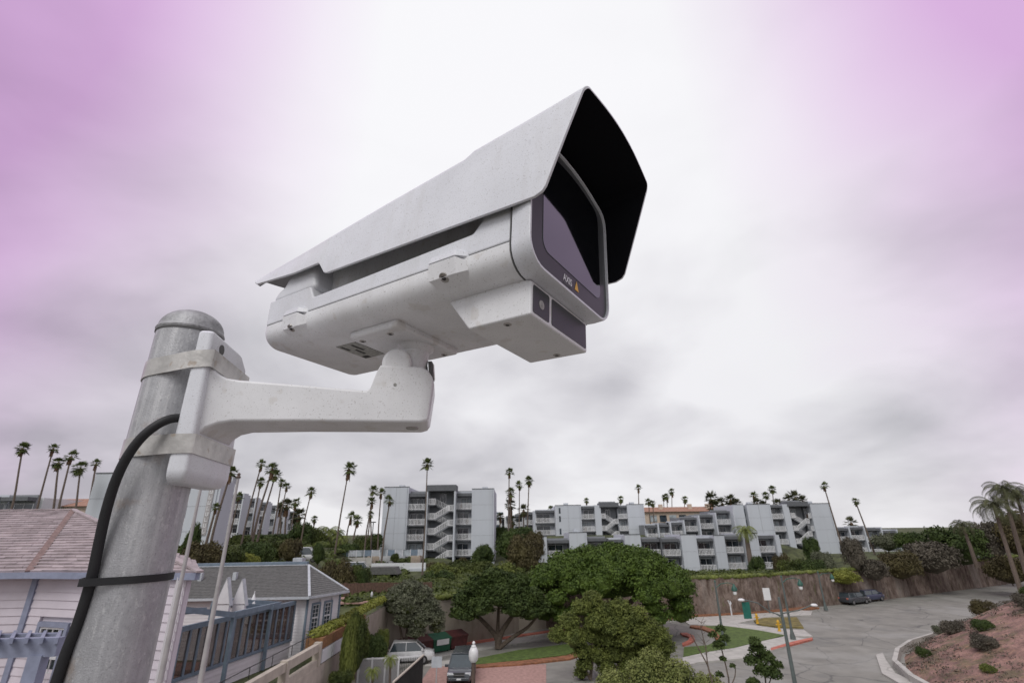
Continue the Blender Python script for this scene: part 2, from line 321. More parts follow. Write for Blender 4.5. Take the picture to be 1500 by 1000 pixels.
# illuminator box
b = MB(); b.prism([Vector((x, -.0005, z)) for x, z in ((-.098, .0), (0, 0), (0, .0475), (-.020, .056), (-.146, .0600))], (0, .158, 0)); il = b.build('illuminator_box', 'cream_enamel', sc_, local=True, bevel=.0030, seg=3)
for y0, y1 in ((.0040, .0445), (.0510, .1530)):
    b = MB(); b.loft([sec(-.001, rrect(y0, y1, .0050, .0435, .003, 3)), sec(.0007, rrect(y0, y1, .0050, .0435, .003, 3))]); g = b.build('illuminator_window', 'mask_grey', il, smooth=True, local=True)
b = MB(); b.lathe((.0006, .0245, .0225), [(.0062, 0), (.0062, .0005), (.004, .0008)], 18, (1, 0, 0)); b.build('indicator', 'label_grey', il, smooth=True, local=True)
screw(il, (-.043, .012, .0003), (0, 0, -1), .0055); screw(il, (-.043, .143, .0003), (0, 0, -1), .0055)
# mounting plate, type label, neck
b = MB(); b.box(-.358, -.246, .003, .152, .0385, .0525); mp_ = b.build('mounting_plate', 'cream_enamel', sc_, local=True, bevel=.005, seg=3)
for p in ((-.279, .022, .0388), (-.345, .022, .0388), (-.268, .139, .0388), (-.345, .139, .0388)): screw(mp_, p, (0, 0, -1), .0056)
b = MB(); b.box(-.436, -.384, .036, .104, .0490, .0498); lb = b.build('type_label', 'label_grey', sc_, local=True)
for k, (w0, w1) in enumerate(((.040, .060), (.062, .084), (.042, .07))):
    b = MB(); b.box(-.430+.013*k, -.424+.013*k, w0, w1, .0486, .0491); b.build('print_block', 'screw_socket', lb, local=True)
b = MB(); b.box(-.434, -.418, .092, .102, .0486, .0491); b.build('print_block', 'screw_socket', lb, local=True)
b = MB(); b.lathe((-.287, .088, .040), [(.031, 0), (.030, .006), (.0235, .012), (.0225, .030), (.0225, .048)], 28, (0, 0, -1)); b.build('neck', 'cream_enamel', sc_, smooth=True, local=True)
# ------------------------------------------------------------------ arm bracket (own frame: e1 along the arm, e2 away, z up)
JX = Vector((-.178685372, .765610751, 10.258695763)); PH = R(8)
JM = Matrix.Translation(JX) @ Matrix.Rotation(PH, 4, 'Z')
ar = root('arm_bracket', None, 'off-white cranked metal arm bracket strapped to the galvanised pole, carrying the security camera', 'bracket', mtx=JM)
def ring_uz(u, e0, e1_, z0, z1, r, n=4):
    return [Vector((u, y, z)) for y, z in rrect(e0, e1_, z0, z1, r, n)]
b = MB(); rg = []
for u, z0, z1, w0, w1 in ((-.283, -.130, -.018, -.038, .078), (-.272, -.114, -.030, -.034, .072), (-.258, -.1060, -.0365, -.030, .066), (-.240, -.1020, -.0385, -.0285, .063), (-.15, -.1000, -.0435, -.028, .060), (-.052, -.0995, -.0500, -.0278, .058), (-.047, -.0995, -.044, -.0278, .058), (-.0395, -.0995, -.018, -.0276, .058), (-.035, -.0995, -.0075, -.0276, .058), (.030, -.0990, -.0085, -.0276, .058), (.040, -.0985, -.014, -.0270, .057), (.0470, -.0965, -.024, -.0250, .055), (.0505, -.091, -.033, -.0215, .0515)):
    rg.append([Vector((u-(.008 if (u > .035) else 0)*max(0, (-.05-q.z))/.06, q.y, q.z)) for q in ring_uz(u, w0, w1, z0, z1, .0045)])
b.loft(rg); b.build('arm', 'cream_enamel', ar, smooth=True, wn=True, local=True, angle=35)
b = MB(); b.lathe((.018, .015, -.0998), [(.010, -.002), (.010, .0008), (.0085, .0012)], 20, (0, 0, -1)); p_ = b.build('plug', 'screw_steel', ar, smooth=True, local=True)
b = MB(); b.lathe((-.01, -.0278, -.040), [(.0026, -.001), (.0026, .0004)], 12, (0, -1, 0)); b.build('rivet', 'label_grey', ar, local=True)
# knuckle: upright rounded lug standing in the arm's cup, and clamp disc on the outer end
b = MB(); pl = [Vector((u, -.0262, z)) for u, z in ([(-.034, -.03), (-.034, -.004)]+[(-.0105-.0235*math.cos(R(a)), -.002+.0235*math.sin(R(a))*1.05) for a in range(0, 181, 15)]+[(.013, -.03)])]
b.prism(pl, (0, .026, 0)); b.build('knuckle', 'cream_enamel', ar, local=True, bevel=.006, seg=3)
b = MB(); b.lathe((.014, .020, -.03), [(.0245, 0), (.0245, .028), (.0235, .036), (.0215, .040)], 28, (0, 0, 1)); b.build('ball_cup', 'cream_enamel', ar, smooth=True, local=True)
b = MB(); b.lathe((.0395, .018, -.005), [(.020, 0), (.020, .006), (.017, .008)], 26, (1, 0, .1)); b.build('clamp_disc', 'seam_dark', ar, smooth=True, local=True)
b = MB(); b.lathe((.0410, .018, -.0045), [(.0155, 0), (.0155, .007), (.013, .0085)], 26, (1, 0, .1)); b.build('clamp_screw', 'screw_steel', ar, smooth=True, local=True)
# back plate: tapered channel with rounded foot
b = MB(); 
def plate_ring(z, e0, e1_, u1, r=.006): return [Vector((x, y, z)) for x, y in rrect(-.3035, u1, e0, e1_, r, 4)]
b.loft([plate_ring(z, a, c, u) for z, a, c, u in ((-.1905, -.030, .072, -.2870), (-.188, -.040, .084, -.2810), (-.181, -.0465, .0930, -.2765), (-.172, -.048, .095, -.2755), (-.128, -.048, .095, -.2765), (-.02, -.048, .095, -.2800), (.012, -.048, .095, -.2815), (.0285, -.048, .073, -.2825), (.0325, -.044, .066, -.2850), (.0340, -.038, .058, -.2880))])
b.build('back_plate', 'white_enamel', ar, smooth=True, wn=True, local=True, angle=50)
for yy_, zz_ in ((-.012, .0135), (.062, -.002)):
    b = MB(); b.lathe((-.2822, yy_, zz_), [(.008, -.001), (.008, .0016), (.0045, .0016)], 20, (1, 0, 0)); b.build('bolt_hole', 'seam_dark', ar, smooth=True, local=True)
# ------------------------------------------------------------------ pole, cap, straps, cable, tie
PC = JM @ Vector((-.347, .018, 0)); PR = .0465
po = root('mounting_pole', (PC.x, PC.y, 0), 'weathered galvanised steel pole with domed cap, standing upright at the left foreground', 'pole')
b = MB(); b.lathe((PC.x, PC.y, 0), [(PR, 0), (PR, JX.z+.050)], 64); b.build('tube', 'galvanised', po, smooth=True)
b = MB(); zt_ = JX.z+.050; b.lathe((PC.x, PC.y, zt_), [(PR-.003, -.004), (PR+.0012, -.003), (PR+.0022, 0), (PR+.001, .003)]+[(PR*math.cos(R(a)), .004+.034*math.sin(R(a))) for a in range(0, 91, 10)], 64); b.build('domed_cap', 'cap_cast', po, smooth=True)
b = MB(); b.lathe((PC.x, PC.y, zt_-.0065), [(PR+.0006, 0), (PR+.0016, .0005), (PR+.0016, .003), (PR+.0006, .0035)], 64); b.build('cap_seal', 'seam_dark', po, smooth=True)
b = MB(); b.box(PC.x-.16, PC.x+.16, PC.y-.16, PC.y+.16, .0, .03); b.build('base_plate', 'galvanised', po)
def hull(pts):
    pts = sorted(set(pts)); 
    def h(ps):
        l = []
        for p in ps:
            while len(l) > 1 and (l[-1][0]-l[-2][0])*(p[1]-l[-2][1])-(l[-1][1]-l[-2][1])*(p[0]-l[-2][0]) <= 0: l.pop()
            l.append(p)
        return l[:-1]
    return h(pts)+h(pts[::-1])
def band(name, mname, pts, z0, z1, th, parent=None, tilt=None, bev=.0):
    hp = hull(pts); cx = sum(p[0] for p in hp)/len(hp); cy = sum(p[1] for p in hp)/len(hp); rings = [[], [], [], []]
    for x, y in hp:
        n = Vector((x-cx, y-cy, 0)).normalized(); dz = tilt(x, y) if tilt else 0
        a = Vector((x, y, 0)); c = a+n*th
        for k, (p, z) in enumerate(((a, z0), (c, z0), (c, z1), (a, z1))): rings[k].append(JM @ Vector((p.x, p.y, z+dz)))
    b = MB(); b.loft(rings+[rings[0]], caps=False); return b.build(name, mname, parent, smooth=True)
circ = [(-.347+(PR+.0008)*math.cos(R(a)), .018+(PR+.0008)*math.sin(R(a))) for a in range(0, 360, 6)]
for z, lab, tl in ((-.0125, 'upper worn steel strap clamping the bracket just below the pole cap', lambda x, y: -.0 + (x+.28)*.10), (-.1375, 'lower stained steel strap clamping the bracket, crossed by the black cable', lambda x, y: (x+.28)*.03)):
    pl = [(-.3035, -.0492), (-.2785, -.0492), (-.2752, -.0465), (-.2752, .094), (-.279, .0965), (-.3035, .0965)]
    s_ = band('steel_strap', 'strap_steel', circ+pl, z-.0135, z+.0135, .0012, tilt=tl); props(s_, lab, 'strap', 'steel straps round the pole')
cp = [(252, 606, -.012), (262, 612, -.040), (248, 614, -.050), (232, 621, -.056), (212, 636, -.058), (194, 657, -.056), (178, 684, -.052), (165, 716, -.046), (154, 754, -.040), (145, 795, -.034), (136, 838, -.030), (127, 872, -.027), (113, 915, -.025), (97, 955, -.024), (82, 1000, -.023), (66, 1050, -.022), (40, 1130, -.022)]
e1v = Vector((math.cos(PH), math.sin(PH), 0)); e2v = Vector((-math.sin(PH), math.cos(PH), 0))
pts = []
for x, y, off in cp:
    r = ray(x, y); t = ((JX-EYE).dot(e2v)+off)/r.dot(e2v); pts.append(EYE+r*t)
pts[0] = JM @ Vector((-.297, -.030, -.100))
lp_ = pts[-1]; pts += [Vector((lp_.x, lp_.y, lp_.z-.6)), Vector((PC.x-.1, PC.y-.02, 5)), Vector((PC.x-.1, PC.y-.02, .05))]
def smooth_path(p, k=4):
    o_ = []
    for i in range(len(p)-1):
        a, b_, c, d = p[max(i-1, 0)], p[i], p[i+1], p[min(i+2, len(p)-1)]
        for j in range(k):
            t = j/k; o_.append(.5*((2*b_)+(c-a)*t+(2*a-5*b_+4*c-d)*t*t+(3*b_-a-3*c+d)*t**3))
    return o_+[p[-1]]
b = MB(); b.tube(smooth_path(pts), .0061, 14); cb = b.build('power_cable', 'cable_black', None, smooth=True); props(cb, 'thick black cable curving from behind the bracket down the left side of the pole', 'cable')
cbl = JM.inverted() @ pts[10]
tie = band('cable_tie', 'cable_black', circ+[(cbl.x+.0100*math.cos(R(a)), cbl.y+.0100*math.sin(R(a))) for a in range(0, 360, 20)], -.314, -.305, .0022, tilt=lambda x, y: (x+.347)*.02)
props(tie, 'black plastic tie holding the cable tight against the pole', 'cable tie')
# ------------------------------------------------------------------ materials of the place
mat('asphalt', (.215, .208, .185), .9, var=.16, scale=.5, detail=10, bump=.2, bscale=30, specks=[(.23, .60, (.15, .15, .14), .5)])
overlay('asphalt', 'edge', .16, .004, .010, (.09, .09, .085), .75, None, 1.6); overlay('asphalt', 'noise', .10, .50, .60, (.30, .295, .275), .6); overlay('asphalt', 'noise', .35, .62, .68, (.13, .13, .12), .5, (1, .4, 1))
mat('concrete', (.42, .405, .375), .85, var=.12, scale=1.2, detail=8); mat('kerb_red', (.42, .13, .09), .8, var=.25, scale=2)
mat('brick_paving', (.36, .22, .19), .85, var=.2, scale=4, detail=8)
mat('lawn', (.075, .115, .022), .9, var=.35, scale=3, detail=10); mat('lawn_dry', (.16, .13, .04), .9, var=.4, scale=1.5, detail=10)
mat('bark_mulch', (.23, .10, .05), .95, var=.4, scale=2.5, detail=9)
mat('hill_soil', (.060, .070, .026), .95, var=.55, scale=.6, detail=10, bump=.6, bscale=3)
mat('iceplant', (.25, .145, .12), .95, var=.45, scale=.9, detail=10, bump=.6, bscale=3)
overlay('iceplant', 'noise', .5, .50, .60, (.09, .10, .035), .6); overlay('iceplant', 'noise', 1.6, .52, .66, (.34, .20, .13), .6); overlay('iceplant', 'noise', 7, .5, .65, (.10, .06, .06), .7)
mat('beige_wall', (.33, .29, .24), .85, var=.15, scale=.7, detail=8); mat('vine_wall', (.17, .12, .09), .95, col2=(.27, .21, .18), var=.4, scale=1.1, detail=10, stretch=(1, 1, .6), bump=.5, bscale=6); overlay('vine_wall', 'noise', 3.2, .48, .60, (.085, .055, .045), .75, (1, 1, .6)); overlay('vine_wall', 'noise', .35, .54, .66, (.34, .30, .27), .6, (1, 1, .3)); overlay('vine_wall', 'noise', 1.2, .60, .66, (.10, .11, .04), .7); overlay('beige_wall', 'noise', 1.0, .55, .7, (.20, .17, .14), .6, (1, 1, .15))
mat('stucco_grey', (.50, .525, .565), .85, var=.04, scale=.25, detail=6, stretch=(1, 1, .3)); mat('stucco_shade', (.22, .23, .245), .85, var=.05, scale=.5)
mat('fascia_dark', (.115, .12, .13), .8); mat('stucco_white', (.62, .63, .64), .8, var=.05, scale=1)
overlay('stucco_grey', 'noise', .9, .52, .72, (.40, .41, .43), .5, (1, 1, .12)); overlay('concrete', 'edge', .35, .01, .02, (.25, .24, .22), .6, None, .2)
mat('rail_white', (.68, .68, .69), .6, var=.03); mat('glass_dark', (.03, .04, .05), .08, var=.5, scale=.35, thr=(.45, .55), spec=.8)
mat('curtain', (.28, .31, .33), .6, var=.35, scale=.6, thr=(.45, .55)); mat('frame_white', (.6, .6, .62), .6)
mat('tan_wall', (.50, .41, .33), .85); mat('terracotta', (.30, .165, .115), .85, var=.2, scale=2, detail=6)
mat('siding_white', (.66, .64, .66), .75, var=.05, scale=2, detail=6); mat('siding_pink_cast', (.56, .51, .56), .75, var=.06, scale=2, detail=6)  # pink siding: a purple cast put into the pale board colour
mat('trim_blue', (.155, .20, .25), .6, var=.15, scale=3, detail=6); mat('trim_lilac_cast', (.23, .25, .34), .6, var=.12, scale=4, detail=6)  # lilac trim: blue paint with the purple cast put into it
mat('shingle_rose_cast', (.35, .295, .305), .9, var=.22, scale=3, detail=8, stretch=(.6, 1, 1)); mat('shingle_rose_cast_dark', (.30, .21, .22), .9, var=.25, scale=5)  # rose tone: a purple cast put into the tan shingle colour
mat('ridge_rust', (.20, .135, .125), .9, var=.25, scale=8)
mat('shingle_grey', (.105, .104, .10), .9, var=.22, scale=5, detail=10, bump=.3, bscale=20); mat('gutter_pale', (.42, .44, .47), .6)
mat('deck_red', (.26, .14, .11), .8, var=.2, scale=2); mat('wood_brown', (.09, .05, .035), .8, var=.3, scale=5)
mat('umbrella_white', (.75, .75, .76), .7); mat('furniture_dark', (.10, .07, .055), .7)
mat('clear_glass', (.075, .042, .034), .08, var=.5, scale=1.0, spec=.6, alpha=.62)
mat('trunk', (.11, .085, .065), .95, var=.35, scale=6, detail=8); mat('palm_trunk', (.135, .105, .085), .95, var=.25, scale=5, stretch=(1, 1, 3)); mat('skirt', (.14, .085, .05), .95, var=.3, scale=4)
mat('car_dark', (.05, .055, .065), .25, coat=.6); mat('car_white', (.62, .62, .63), .3, coat=.5); mat('car_glass', (.04, .055, .065), .06, spec=.9); mat('tyre', (.02, .02, .02), .9); mat('rim', (.35, .35, .36), .35, metal=.7)
mat('headlight', (.55, .56, .58), .15, spec=.9); mat('chrome', (.55, .55, .56), .2, metal=.9); mat('car_blue', (.05, .06, .12), .3, coat=.5); mat('car_silver', (.38, .38, .40), .3, metal=.4)
mat('bin_maroon', (.075, .018, .018), .6, var=.3, scale=3); mat('bin_green', (.015, .09, .05), .6, var=.2, scale=3); mat('lamp_post', (.10, .12, .115), .7); mat('lamp_green', (.02, .09, .065), .5)
mat('lamp_glass', (.66, .66, .66), .3); mat('banner_green', (.01, .12, .09), .7); mat('hydrant_yellow', (.62, .36, .03), .6); mat('pole_grey', (.36, .34, .34), .6); mat('iron_black', (.02, .02, .02), .6)
mat('planter_rust', (.22, .11, .05), .85, var=.3, scale=6); mat('timber_beige', (.44, .39, .33), .8, var=.12, scale=2, detail=8); mat('bin_blue', (.05, .11, .15), .6)
def foliage(name, dark, light, scale=1.2, yel=None):
    m = mat(name, dark, .65, spec=.25, col2=light, scale=scale, detail=6, thr=(.38, .64)); t = m.node_tree; b = t.nodes['Principled BSDF']
    overlay(name, 'noise', 14, .42, .62, light, .6); overlay(name, 'noise', .35, .5, .68, tuple(c*.62 for c in light), .4)
    return m
foliage('leaf_ficus', (.026, .052, .009), (.095, .145, .022)); foliage('leaf_dark', (.022, .040, .010), (.068, .098, .024)); foliage('leaf_olive', (.055, .075, .018), (.165, .19, .045))
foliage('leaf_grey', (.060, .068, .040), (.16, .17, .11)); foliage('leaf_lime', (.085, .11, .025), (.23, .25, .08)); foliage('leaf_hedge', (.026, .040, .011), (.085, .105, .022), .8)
foliage('leaf_brown', (.045, .035, .018), (.10, .085, .035)); foliage('leaf_mauve_cast', (.048, .042, .030), (.125, .11, .085)); foliage('leaf_yellow', (.12, .14, .02), (.24, .25, .05)); foliage('palm_leaf', (.060, .085, .026), (.14, .17, .055), 2.)  # mauve leaves: a purple cast put into the dark leaf colour
foliage('palm_leaf_dark', (.045, .050, .024), (.095, .10, .045), 2.); foliage('palm_leaf_lime', (.10, .13, .03), (.20, .23, .06), 2.)
# ------------------------------------------------------------------ terrain
WALL = [(-11.2, 48.4), (-9, 50.9), (-3.8, 55.6), (.3, 60.6), (3.4, 62.4), (20.7, 69.0), (29.6, 70.6), (41.8, 75.9), (56, 82.5), (90, 100), (160, 150), (400, 280)]
def wall_y(x):
    if x <= WALL[0][0]: return WALL[0][1]
    for (a, b_), (c, d) in zip(WALL, WALL[1:]):
        if x <= c: return b_+(d-b_)*(x-a)/(c-a)
    return WALL[-1][1]+(x-400)*.4
def gz(x, y):
    if x < -11.2 and y < 52:
        z = 3.1+1.1*sm(44, 52, y)
    else: z = 4.2
    z -= 2.5*sm(73, 92, y)*sm(12, 20, x)*(1-sm(56, 70, x))*(1-sm(104, 112, y))
    z += .5*sm(78, 99, y)*sm(-40, -20, x) + 4.5*sm(101, 122, y)*sm(-16, 12, x)*(1-sm(50, 70, x))
    z += 4.2*sm(45, 60, y)*sm(-22, -34, x) + 1.0*sm(60, 100, y)*sm(-40, -50, x)
    z += 1.5*sm(80, 92, y)*sm(-33, -28, x)*(1-sm(-14, -8, x))*.8
    z += .8*sm(100, 140, y)*(1-sm(-16, 12, x)) + 4.6*sm(125, 170, y)*sm(50, 70, x) + 4*sm(100, 140, y)*(1-sm(-16, 12, x))*sm(-45, -20, x)
    return min(z, 9.6)
b = MB(); b.add([(-900, -300, 0), (900, -300, 0), (900, 1500, 0), (-900, 1500, 0)], [(0, 1, 2, 3)]); props(b.build('road', 'asphalt'), kind='structure')
def grid_sheet(name, mname, xs, yf, zf, smooth=True):
    b = MB(); ny = len(yf(xs[0])); vs = []
    for x in xs:
        for y in yf(x): vs.append((x, y, zf(x, y)))
    fs = [(i*ny+j, (i+1)*ny+j, (i+1)*ny+j+1, i*ny+j+1) for i in range(len(xs)-1) for j in range(ny-1)]
    b.add(vs, fs); o = b.build(name, mname, smooth=True); return props(o, kind='structure')
ys_far = [0, .5, 2, 4, 6, 8, 10, 13, 16, 20, 24, 28, 32, 36, 40, 45, 50, 56, 62, 70, 80, 95, 120, 160, 240, 400, 900]
grid_sheet('hillside', 'hill_soil', [-11.2+i*2.2 for i in range(0, 60)]+[140, 200, 400, 800], lambda x: [wall_y(x)+.25+t for t in ys_far], gz)
grid_sheet('terrace_ground', 'hill_soil', [-900, -400, -200]+[-150+i*4 for i in range(34)]+[-13, -11.45], lambda x: [-30, 0, 10, 20, 30, 36, 40, 44, 46, 48, 50, 52, 54, 57, 60, 64, 70, 76, 82, 88, 94, 100, 108, 116, 125, 140, 160, 200, 400, 950], gz)
def toe(y):
    P_ = [(-30, 27), (20, 24.5), (34, 24.6), (40, 26.2), (44, 28), (47.8, 31), (51, 34.5), (56, 42), (63, 56), (75, 82), (90, 110)]
    for (a, b_), (c, d) in zip(P_, P_[1:]):
        if y <= c: return b_+(d-b_)*max(0, (y-a))/(c-a)
    return 110+(y-90)
def hz(x, y):
    d = x-toe(y)-1.6
    return (-.3 if d < 0 else min(8.6, .42*d**.93 + .25*noise.noise(Vector((x*.2, y*.2, 1))) )) if d > -.5 else -.3
grid_sheet('iceplant_slope', 'iceplant', [22+i*1.0 for i in range(60)]+[85, 92, 100, 120, 160, 300, 800], lambda x: [-30+i*1.5 for i in range(84)], hz)
# retaining wall as a run of panels, each a part
rw = root('retaining_wall', (5, 63, 0), 'long beige and vine-covered retaining wall below the hillside apartments', 'wall')
for i, ((a, b_), (c, d)) in enumerate(zip(WALL, WALL[1:])):
    m_ = 'beige_wall' if i < 5 and a < 3 else 'vine_wall'; A_, B_ = Vector((a, b_, 0)), Vector((c, d, 0)); n = max(1, int((B_-A_).length/6))
    nn = (B_-A_).normalized().cross(Vector((0, 0, 1)))
    for k in range(n):
        p, q = A_.lerp(B_, k/n), A_.lerp(B_, (k+1)/n-.004); mb = MB(); h = 4.28
        mb.cube8([p, q, q-nn*.35, p-nn*.35]+[v_+Vector((0, 0, h)) for v_ in (p, q, q-nn*.35, p-nn*.35)]); mb.build('wall_panel', m_, rw)
# terrace side wall towards the street (patio level 3.1)
tw = root('terrace_wall', (-11.3, 20, 0), 'pale plastered terrace wall under the beige railing, dropping to the street', 'wall')
for k in range(8):
    y0 = -12+k*7.55; mb = MB(); mb.box(-11.45, -11.2, y0, y0+7.53, 0, 3.12 if y0+7.5 < 42 else 4.2); mb.build('wall_panel', 'timber_beige' if k < 6 else 'beige_wall', tw)
# ------------------------------------------------------------------ street pieces
def slab(name, pxs, z0, z1, m, kind='structure', z=0.):
    p = [on_z(x, y, z1) for x, y in pxs]; mb = MB(); mb.prism([Vector((q.x, q.y, z0)) for q in p], (0, 0, z1-z0)); return props(mb.build(name, m), kind=kind)
slab('pavement', [(1000, 975), (1023, 969), (1091, 963), (1129, 952), (1190, 935), (1150, 931), (1117, 938), (1077, 948), (1037, 954), (1000, 962)], 0, .12, 'concrete')
slab('lawn', [(1001, 961), (1037, 953.3), (1077, 947.3), (1117, 937.3), (1150, 929.5), (1110, 922), (1062, 916), (1030, 916), (1045, 922), (1054, 931), (1050, 938), (1037, 944), (1002, 947)], 0, .13, 'lawn')
slab('red_kerb', [(1010, 917), (1028, 920), (1043, 926), (1048, 934), (1054, 934.5), (1054, 930), (1047, 922), (1031, 916), (1012, 914.8)], 0, .16, 'bark_mulch')
slab('red_kerb', [(1129, 951.5), (1160, 943), (1190, 935.2), (1190, 932.5), (1160, 939), (1129, 948)], 0, .14, 'kerb_red')
slab('upper_pavement', [(998, 906), (1004, 903.5), (1075, 899.5), (1169, 893), (1190, 894), (1188, 900), (1120, 903.5), (1080, 912), (1150, 921), (1178, 922), (1190, 931), (1150, 931), (1110, 922), (1060, 915.5), (1010, 914)], 0, .11, 'concrete')
slab('dry_lawn', [(1104, 908), (1120, 904), (1167, 903), (1177, 918), (1140, 917), (1110, 913)], 0, .15, 'lawn_dry')
slab('planting_strip', [(1000, 903), (1075, 899), (1170, 892.5), (1200, 889), (1170, 887), (1075, 895), (1000, 898)], 0, .2, 'bark_mulch')
slab('red_kerb', [(1000, 944), (1010, 941), (1018, 936), (1016, 930), (1006, 926), (996, 926), (1000, 929), (1010, 932), (1008, 937), (999, 941)], 0, .15, 'kerb_red')
slab('yard_pavement', [(586, 975), (640, 962), (700, 951), (800, 935), (900, 921), (1000, 908), (1000, 903), (900, 912), (800, 924), (700, 939), (640, 950), (586, 962)], 0, .12, 'concrete')
slab('red_kerb', [(680, 944), (700, 941), (800, 926), (900, 914), (1000, 905), (1000, 902.5), (900, 911.5), (800, 923), (700, 937), (680, 940)], 0, .16, 'kerb_red')
slab('lawn', [(683, 972), (700, 963), (760, 951), (840, 941), (870, 945), (830, 958), (760, 966), (700, 972)], 0, .14, 'lawn')
slab('red_kerb', [(672, 974), (676, 966), (684, 963), (690, 966), (690, 971), (760, 967), (830, 959), (872, 947), (874, 951), (835, 964), (765, 972), (700, 976), (676, 977)], 0, .12, 'bark_mulch')
slab('brick_paving', [(612, 1004), (632, 975), (660, 975), (800, 972), (800, 1004)], 0, .02, 'brick_paving')
slab('crossing_strip', [(622, 974.5), (626, 968), (660, 966), (674, 974.5)], 0, .024, 'concrete')
slab('footpath', [(1283, 958), (1292, 985), (1325, 1004), (1352, 1004), (1312, 985), (1298, 966), (1293, 955)], 0, .12, 'concrete')
b = MB(); tp = [(toe(y), y) for y in (20, 34, 37, 40, 42, 44, 46, 47.8, 49.5, 51, 53, 56, 60, 63, 69, 75)]
b.loft([[Vector((x+.9, y, 0)), Vector((x+1.3, y, 0)), Vector((x+1.3, y, .55)), Vector((x+.9, y, .55))] for x, y in tp]); props(b.build('slope_kerb_wall', 'concrete'), 'low concrete kerb wall curving round the foot of the planted slope', 'kerb wall')
# ------------------------------------------------------------------ apartment pieces
CA = {}
def rail_mesh(w):
    k = ('r', round(w, 1))
    if k not in CA:
        w = k[1]; mb = MB(); mb.box(-w/2, w/2, -.06, .06, 1.02, 1.10); mb.box(-w/2, w/2, -.05, .05, .06, .14)
        n = max(2, int(w/.26))
        for i in range(n+1):
            x = -w/2+.06+(w-.12)*i/n; big = i % 5 == 0; mb.box(x-(.07 if big else .055), x+(.07 if big else .055), -.045, .045, .0, 1.03)
        CA[k] = mb.mesh('railing', 'rail_white')
    return CA[k]
def win_mesh(w, h, kind):
    k = ('w', round(w, 1), round(h, 1), kind)
    if k not in CA:
        w, h = k[1], k[2]; f = MB(); t = .09
        f.box(-w/2, w/2, -.06, .0, 0, t); f.box(-w/2, w/2, -.06, .0, h-t, h); f.box(-w/2, -w/2+t, -.06, 0, t, h-t); f.box(w/2-t, w/2, -.06, 0, t, h-t); f.box(-t/2, t/2, -.05, 0, t, h-t)
        p1, p2 = MB(), MB(); p1.box(-w/2+t, -t/2, -.03, -.005, t, h-t); p2.box(t/2, w/2-t, -.03, -.005, t, h-t)
        CA[k] = (f.mesh('window', 'frame_white'), p1.mesh('pane', ['glass_dark', 'curtain'][kind % 2]), p2.mesh('pane', ['glass_dark', 'curtain', 'glass_dark'][kind % 3]))
    return CA[k]
def window(parent, x, y, z, w, h):
    f, p1, p2 = win_mesh(w, h, random.randrange(3)); im = INV[parent.name]; o = inst('window', f, parent, im @ Vector((x, y, z)))
    inst('pane', p1, o); inst('pane', p2, o); return o
def bay(parent, x0, x1, z0, n, y, depth=1.5, sh=2.75, fascia=1.0, roof=True, rail0=True, out=.0):
    """open balcony bay between two slab walls: rear wall, floors, railings, windows, fascia"""
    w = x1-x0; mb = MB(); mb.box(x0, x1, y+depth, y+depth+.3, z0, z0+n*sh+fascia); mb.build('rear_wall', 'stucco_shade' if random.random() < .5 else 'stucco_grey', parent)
    for i in range(n):
        z = z0+i*sh
        if i > 0 or rail0:
            mb = MB(); mb.box(x0, x1, y-out, y+depth, z-.22, z); mb.build('balcony_floor', 'fascia_dark', parent)
            inst('railing', rail_mesh(w-.05), parent, INV[parent.name] @ Vector(((x0+x1)/2, y+.07-out, z)))
        ww = w*.72; off = random.choice([-.1, .1])*w; window(parent, (x0+x1)/2+off, y+depth-.01, z+.02, ww, 2.15)
        if random.random() < .35:
            mb = MB(); cx = x0+w*random.uniform(.2, .8); mb.box(cx-.25, cx+.25, y+.5, y+.95, z, z+.45); mb.box(cx-.25, cx+.25, y+.9, y+.96, z+.45, z+.9); mb.build('chair', 'furniture_dark', parent)
    if roof:
        mb = MB(); mb.box(x0-.0, x1+.0, y-.12, y+depth, z0+n*sh-.35, z0+n*sh+fascia*.35); mb.build('fascia', 'fascia_dark', parent)
def wallbox(parent, x0, x1, y0, y1, z0, z1, m='stucco_grey', name='wall'):
    mb = MB(); mb.box(x0, x1, y0, y1, z0, z1); w_ = mb.build(name, m, parent)
    if m == 'stucco_grey' and x1-x0 > 1.6 and z1-z0 > 5 and name in ('wall', 'slab_wall'):
        mb = MB(); mb.box(x0-.04, x1+.04, y0-.05, y0+.4, z1, z1+.13); mb.build('coping', 'fascia_dark', w_)
        n = max(1, int((x1-x0)/2.4)); j = MB()
        for k in range(1, n): x = x0+(x1-x0)*k/n; j.box(x-.018, x+.018, y0-.012, y0+.01, z0, z1-.02)
        z = z1-2.9
        while z > z0+1: j.box(x0+.02, x1-.02, y0-.010, y0+.01, z-.016, z+.016); z -= 2.75
        j.build('joint_strips', 'stucco_shade', w_)
        if x1-x0 > 3:
            p = MB(); x = x1-.35; p.box(x-.05, x+.05, y0-.12, y0-.02, z0, z1-.1); p.build('downpipe', 'stucco_grey', w_)
            r_ = MB(); x = x0+(x1-x0)*.4; r_.box(x, x+1.1, y0+4, y0+5, z1, z1+.75); r_.build('roof_unit', 'gutter_pale', w_)
    return w_
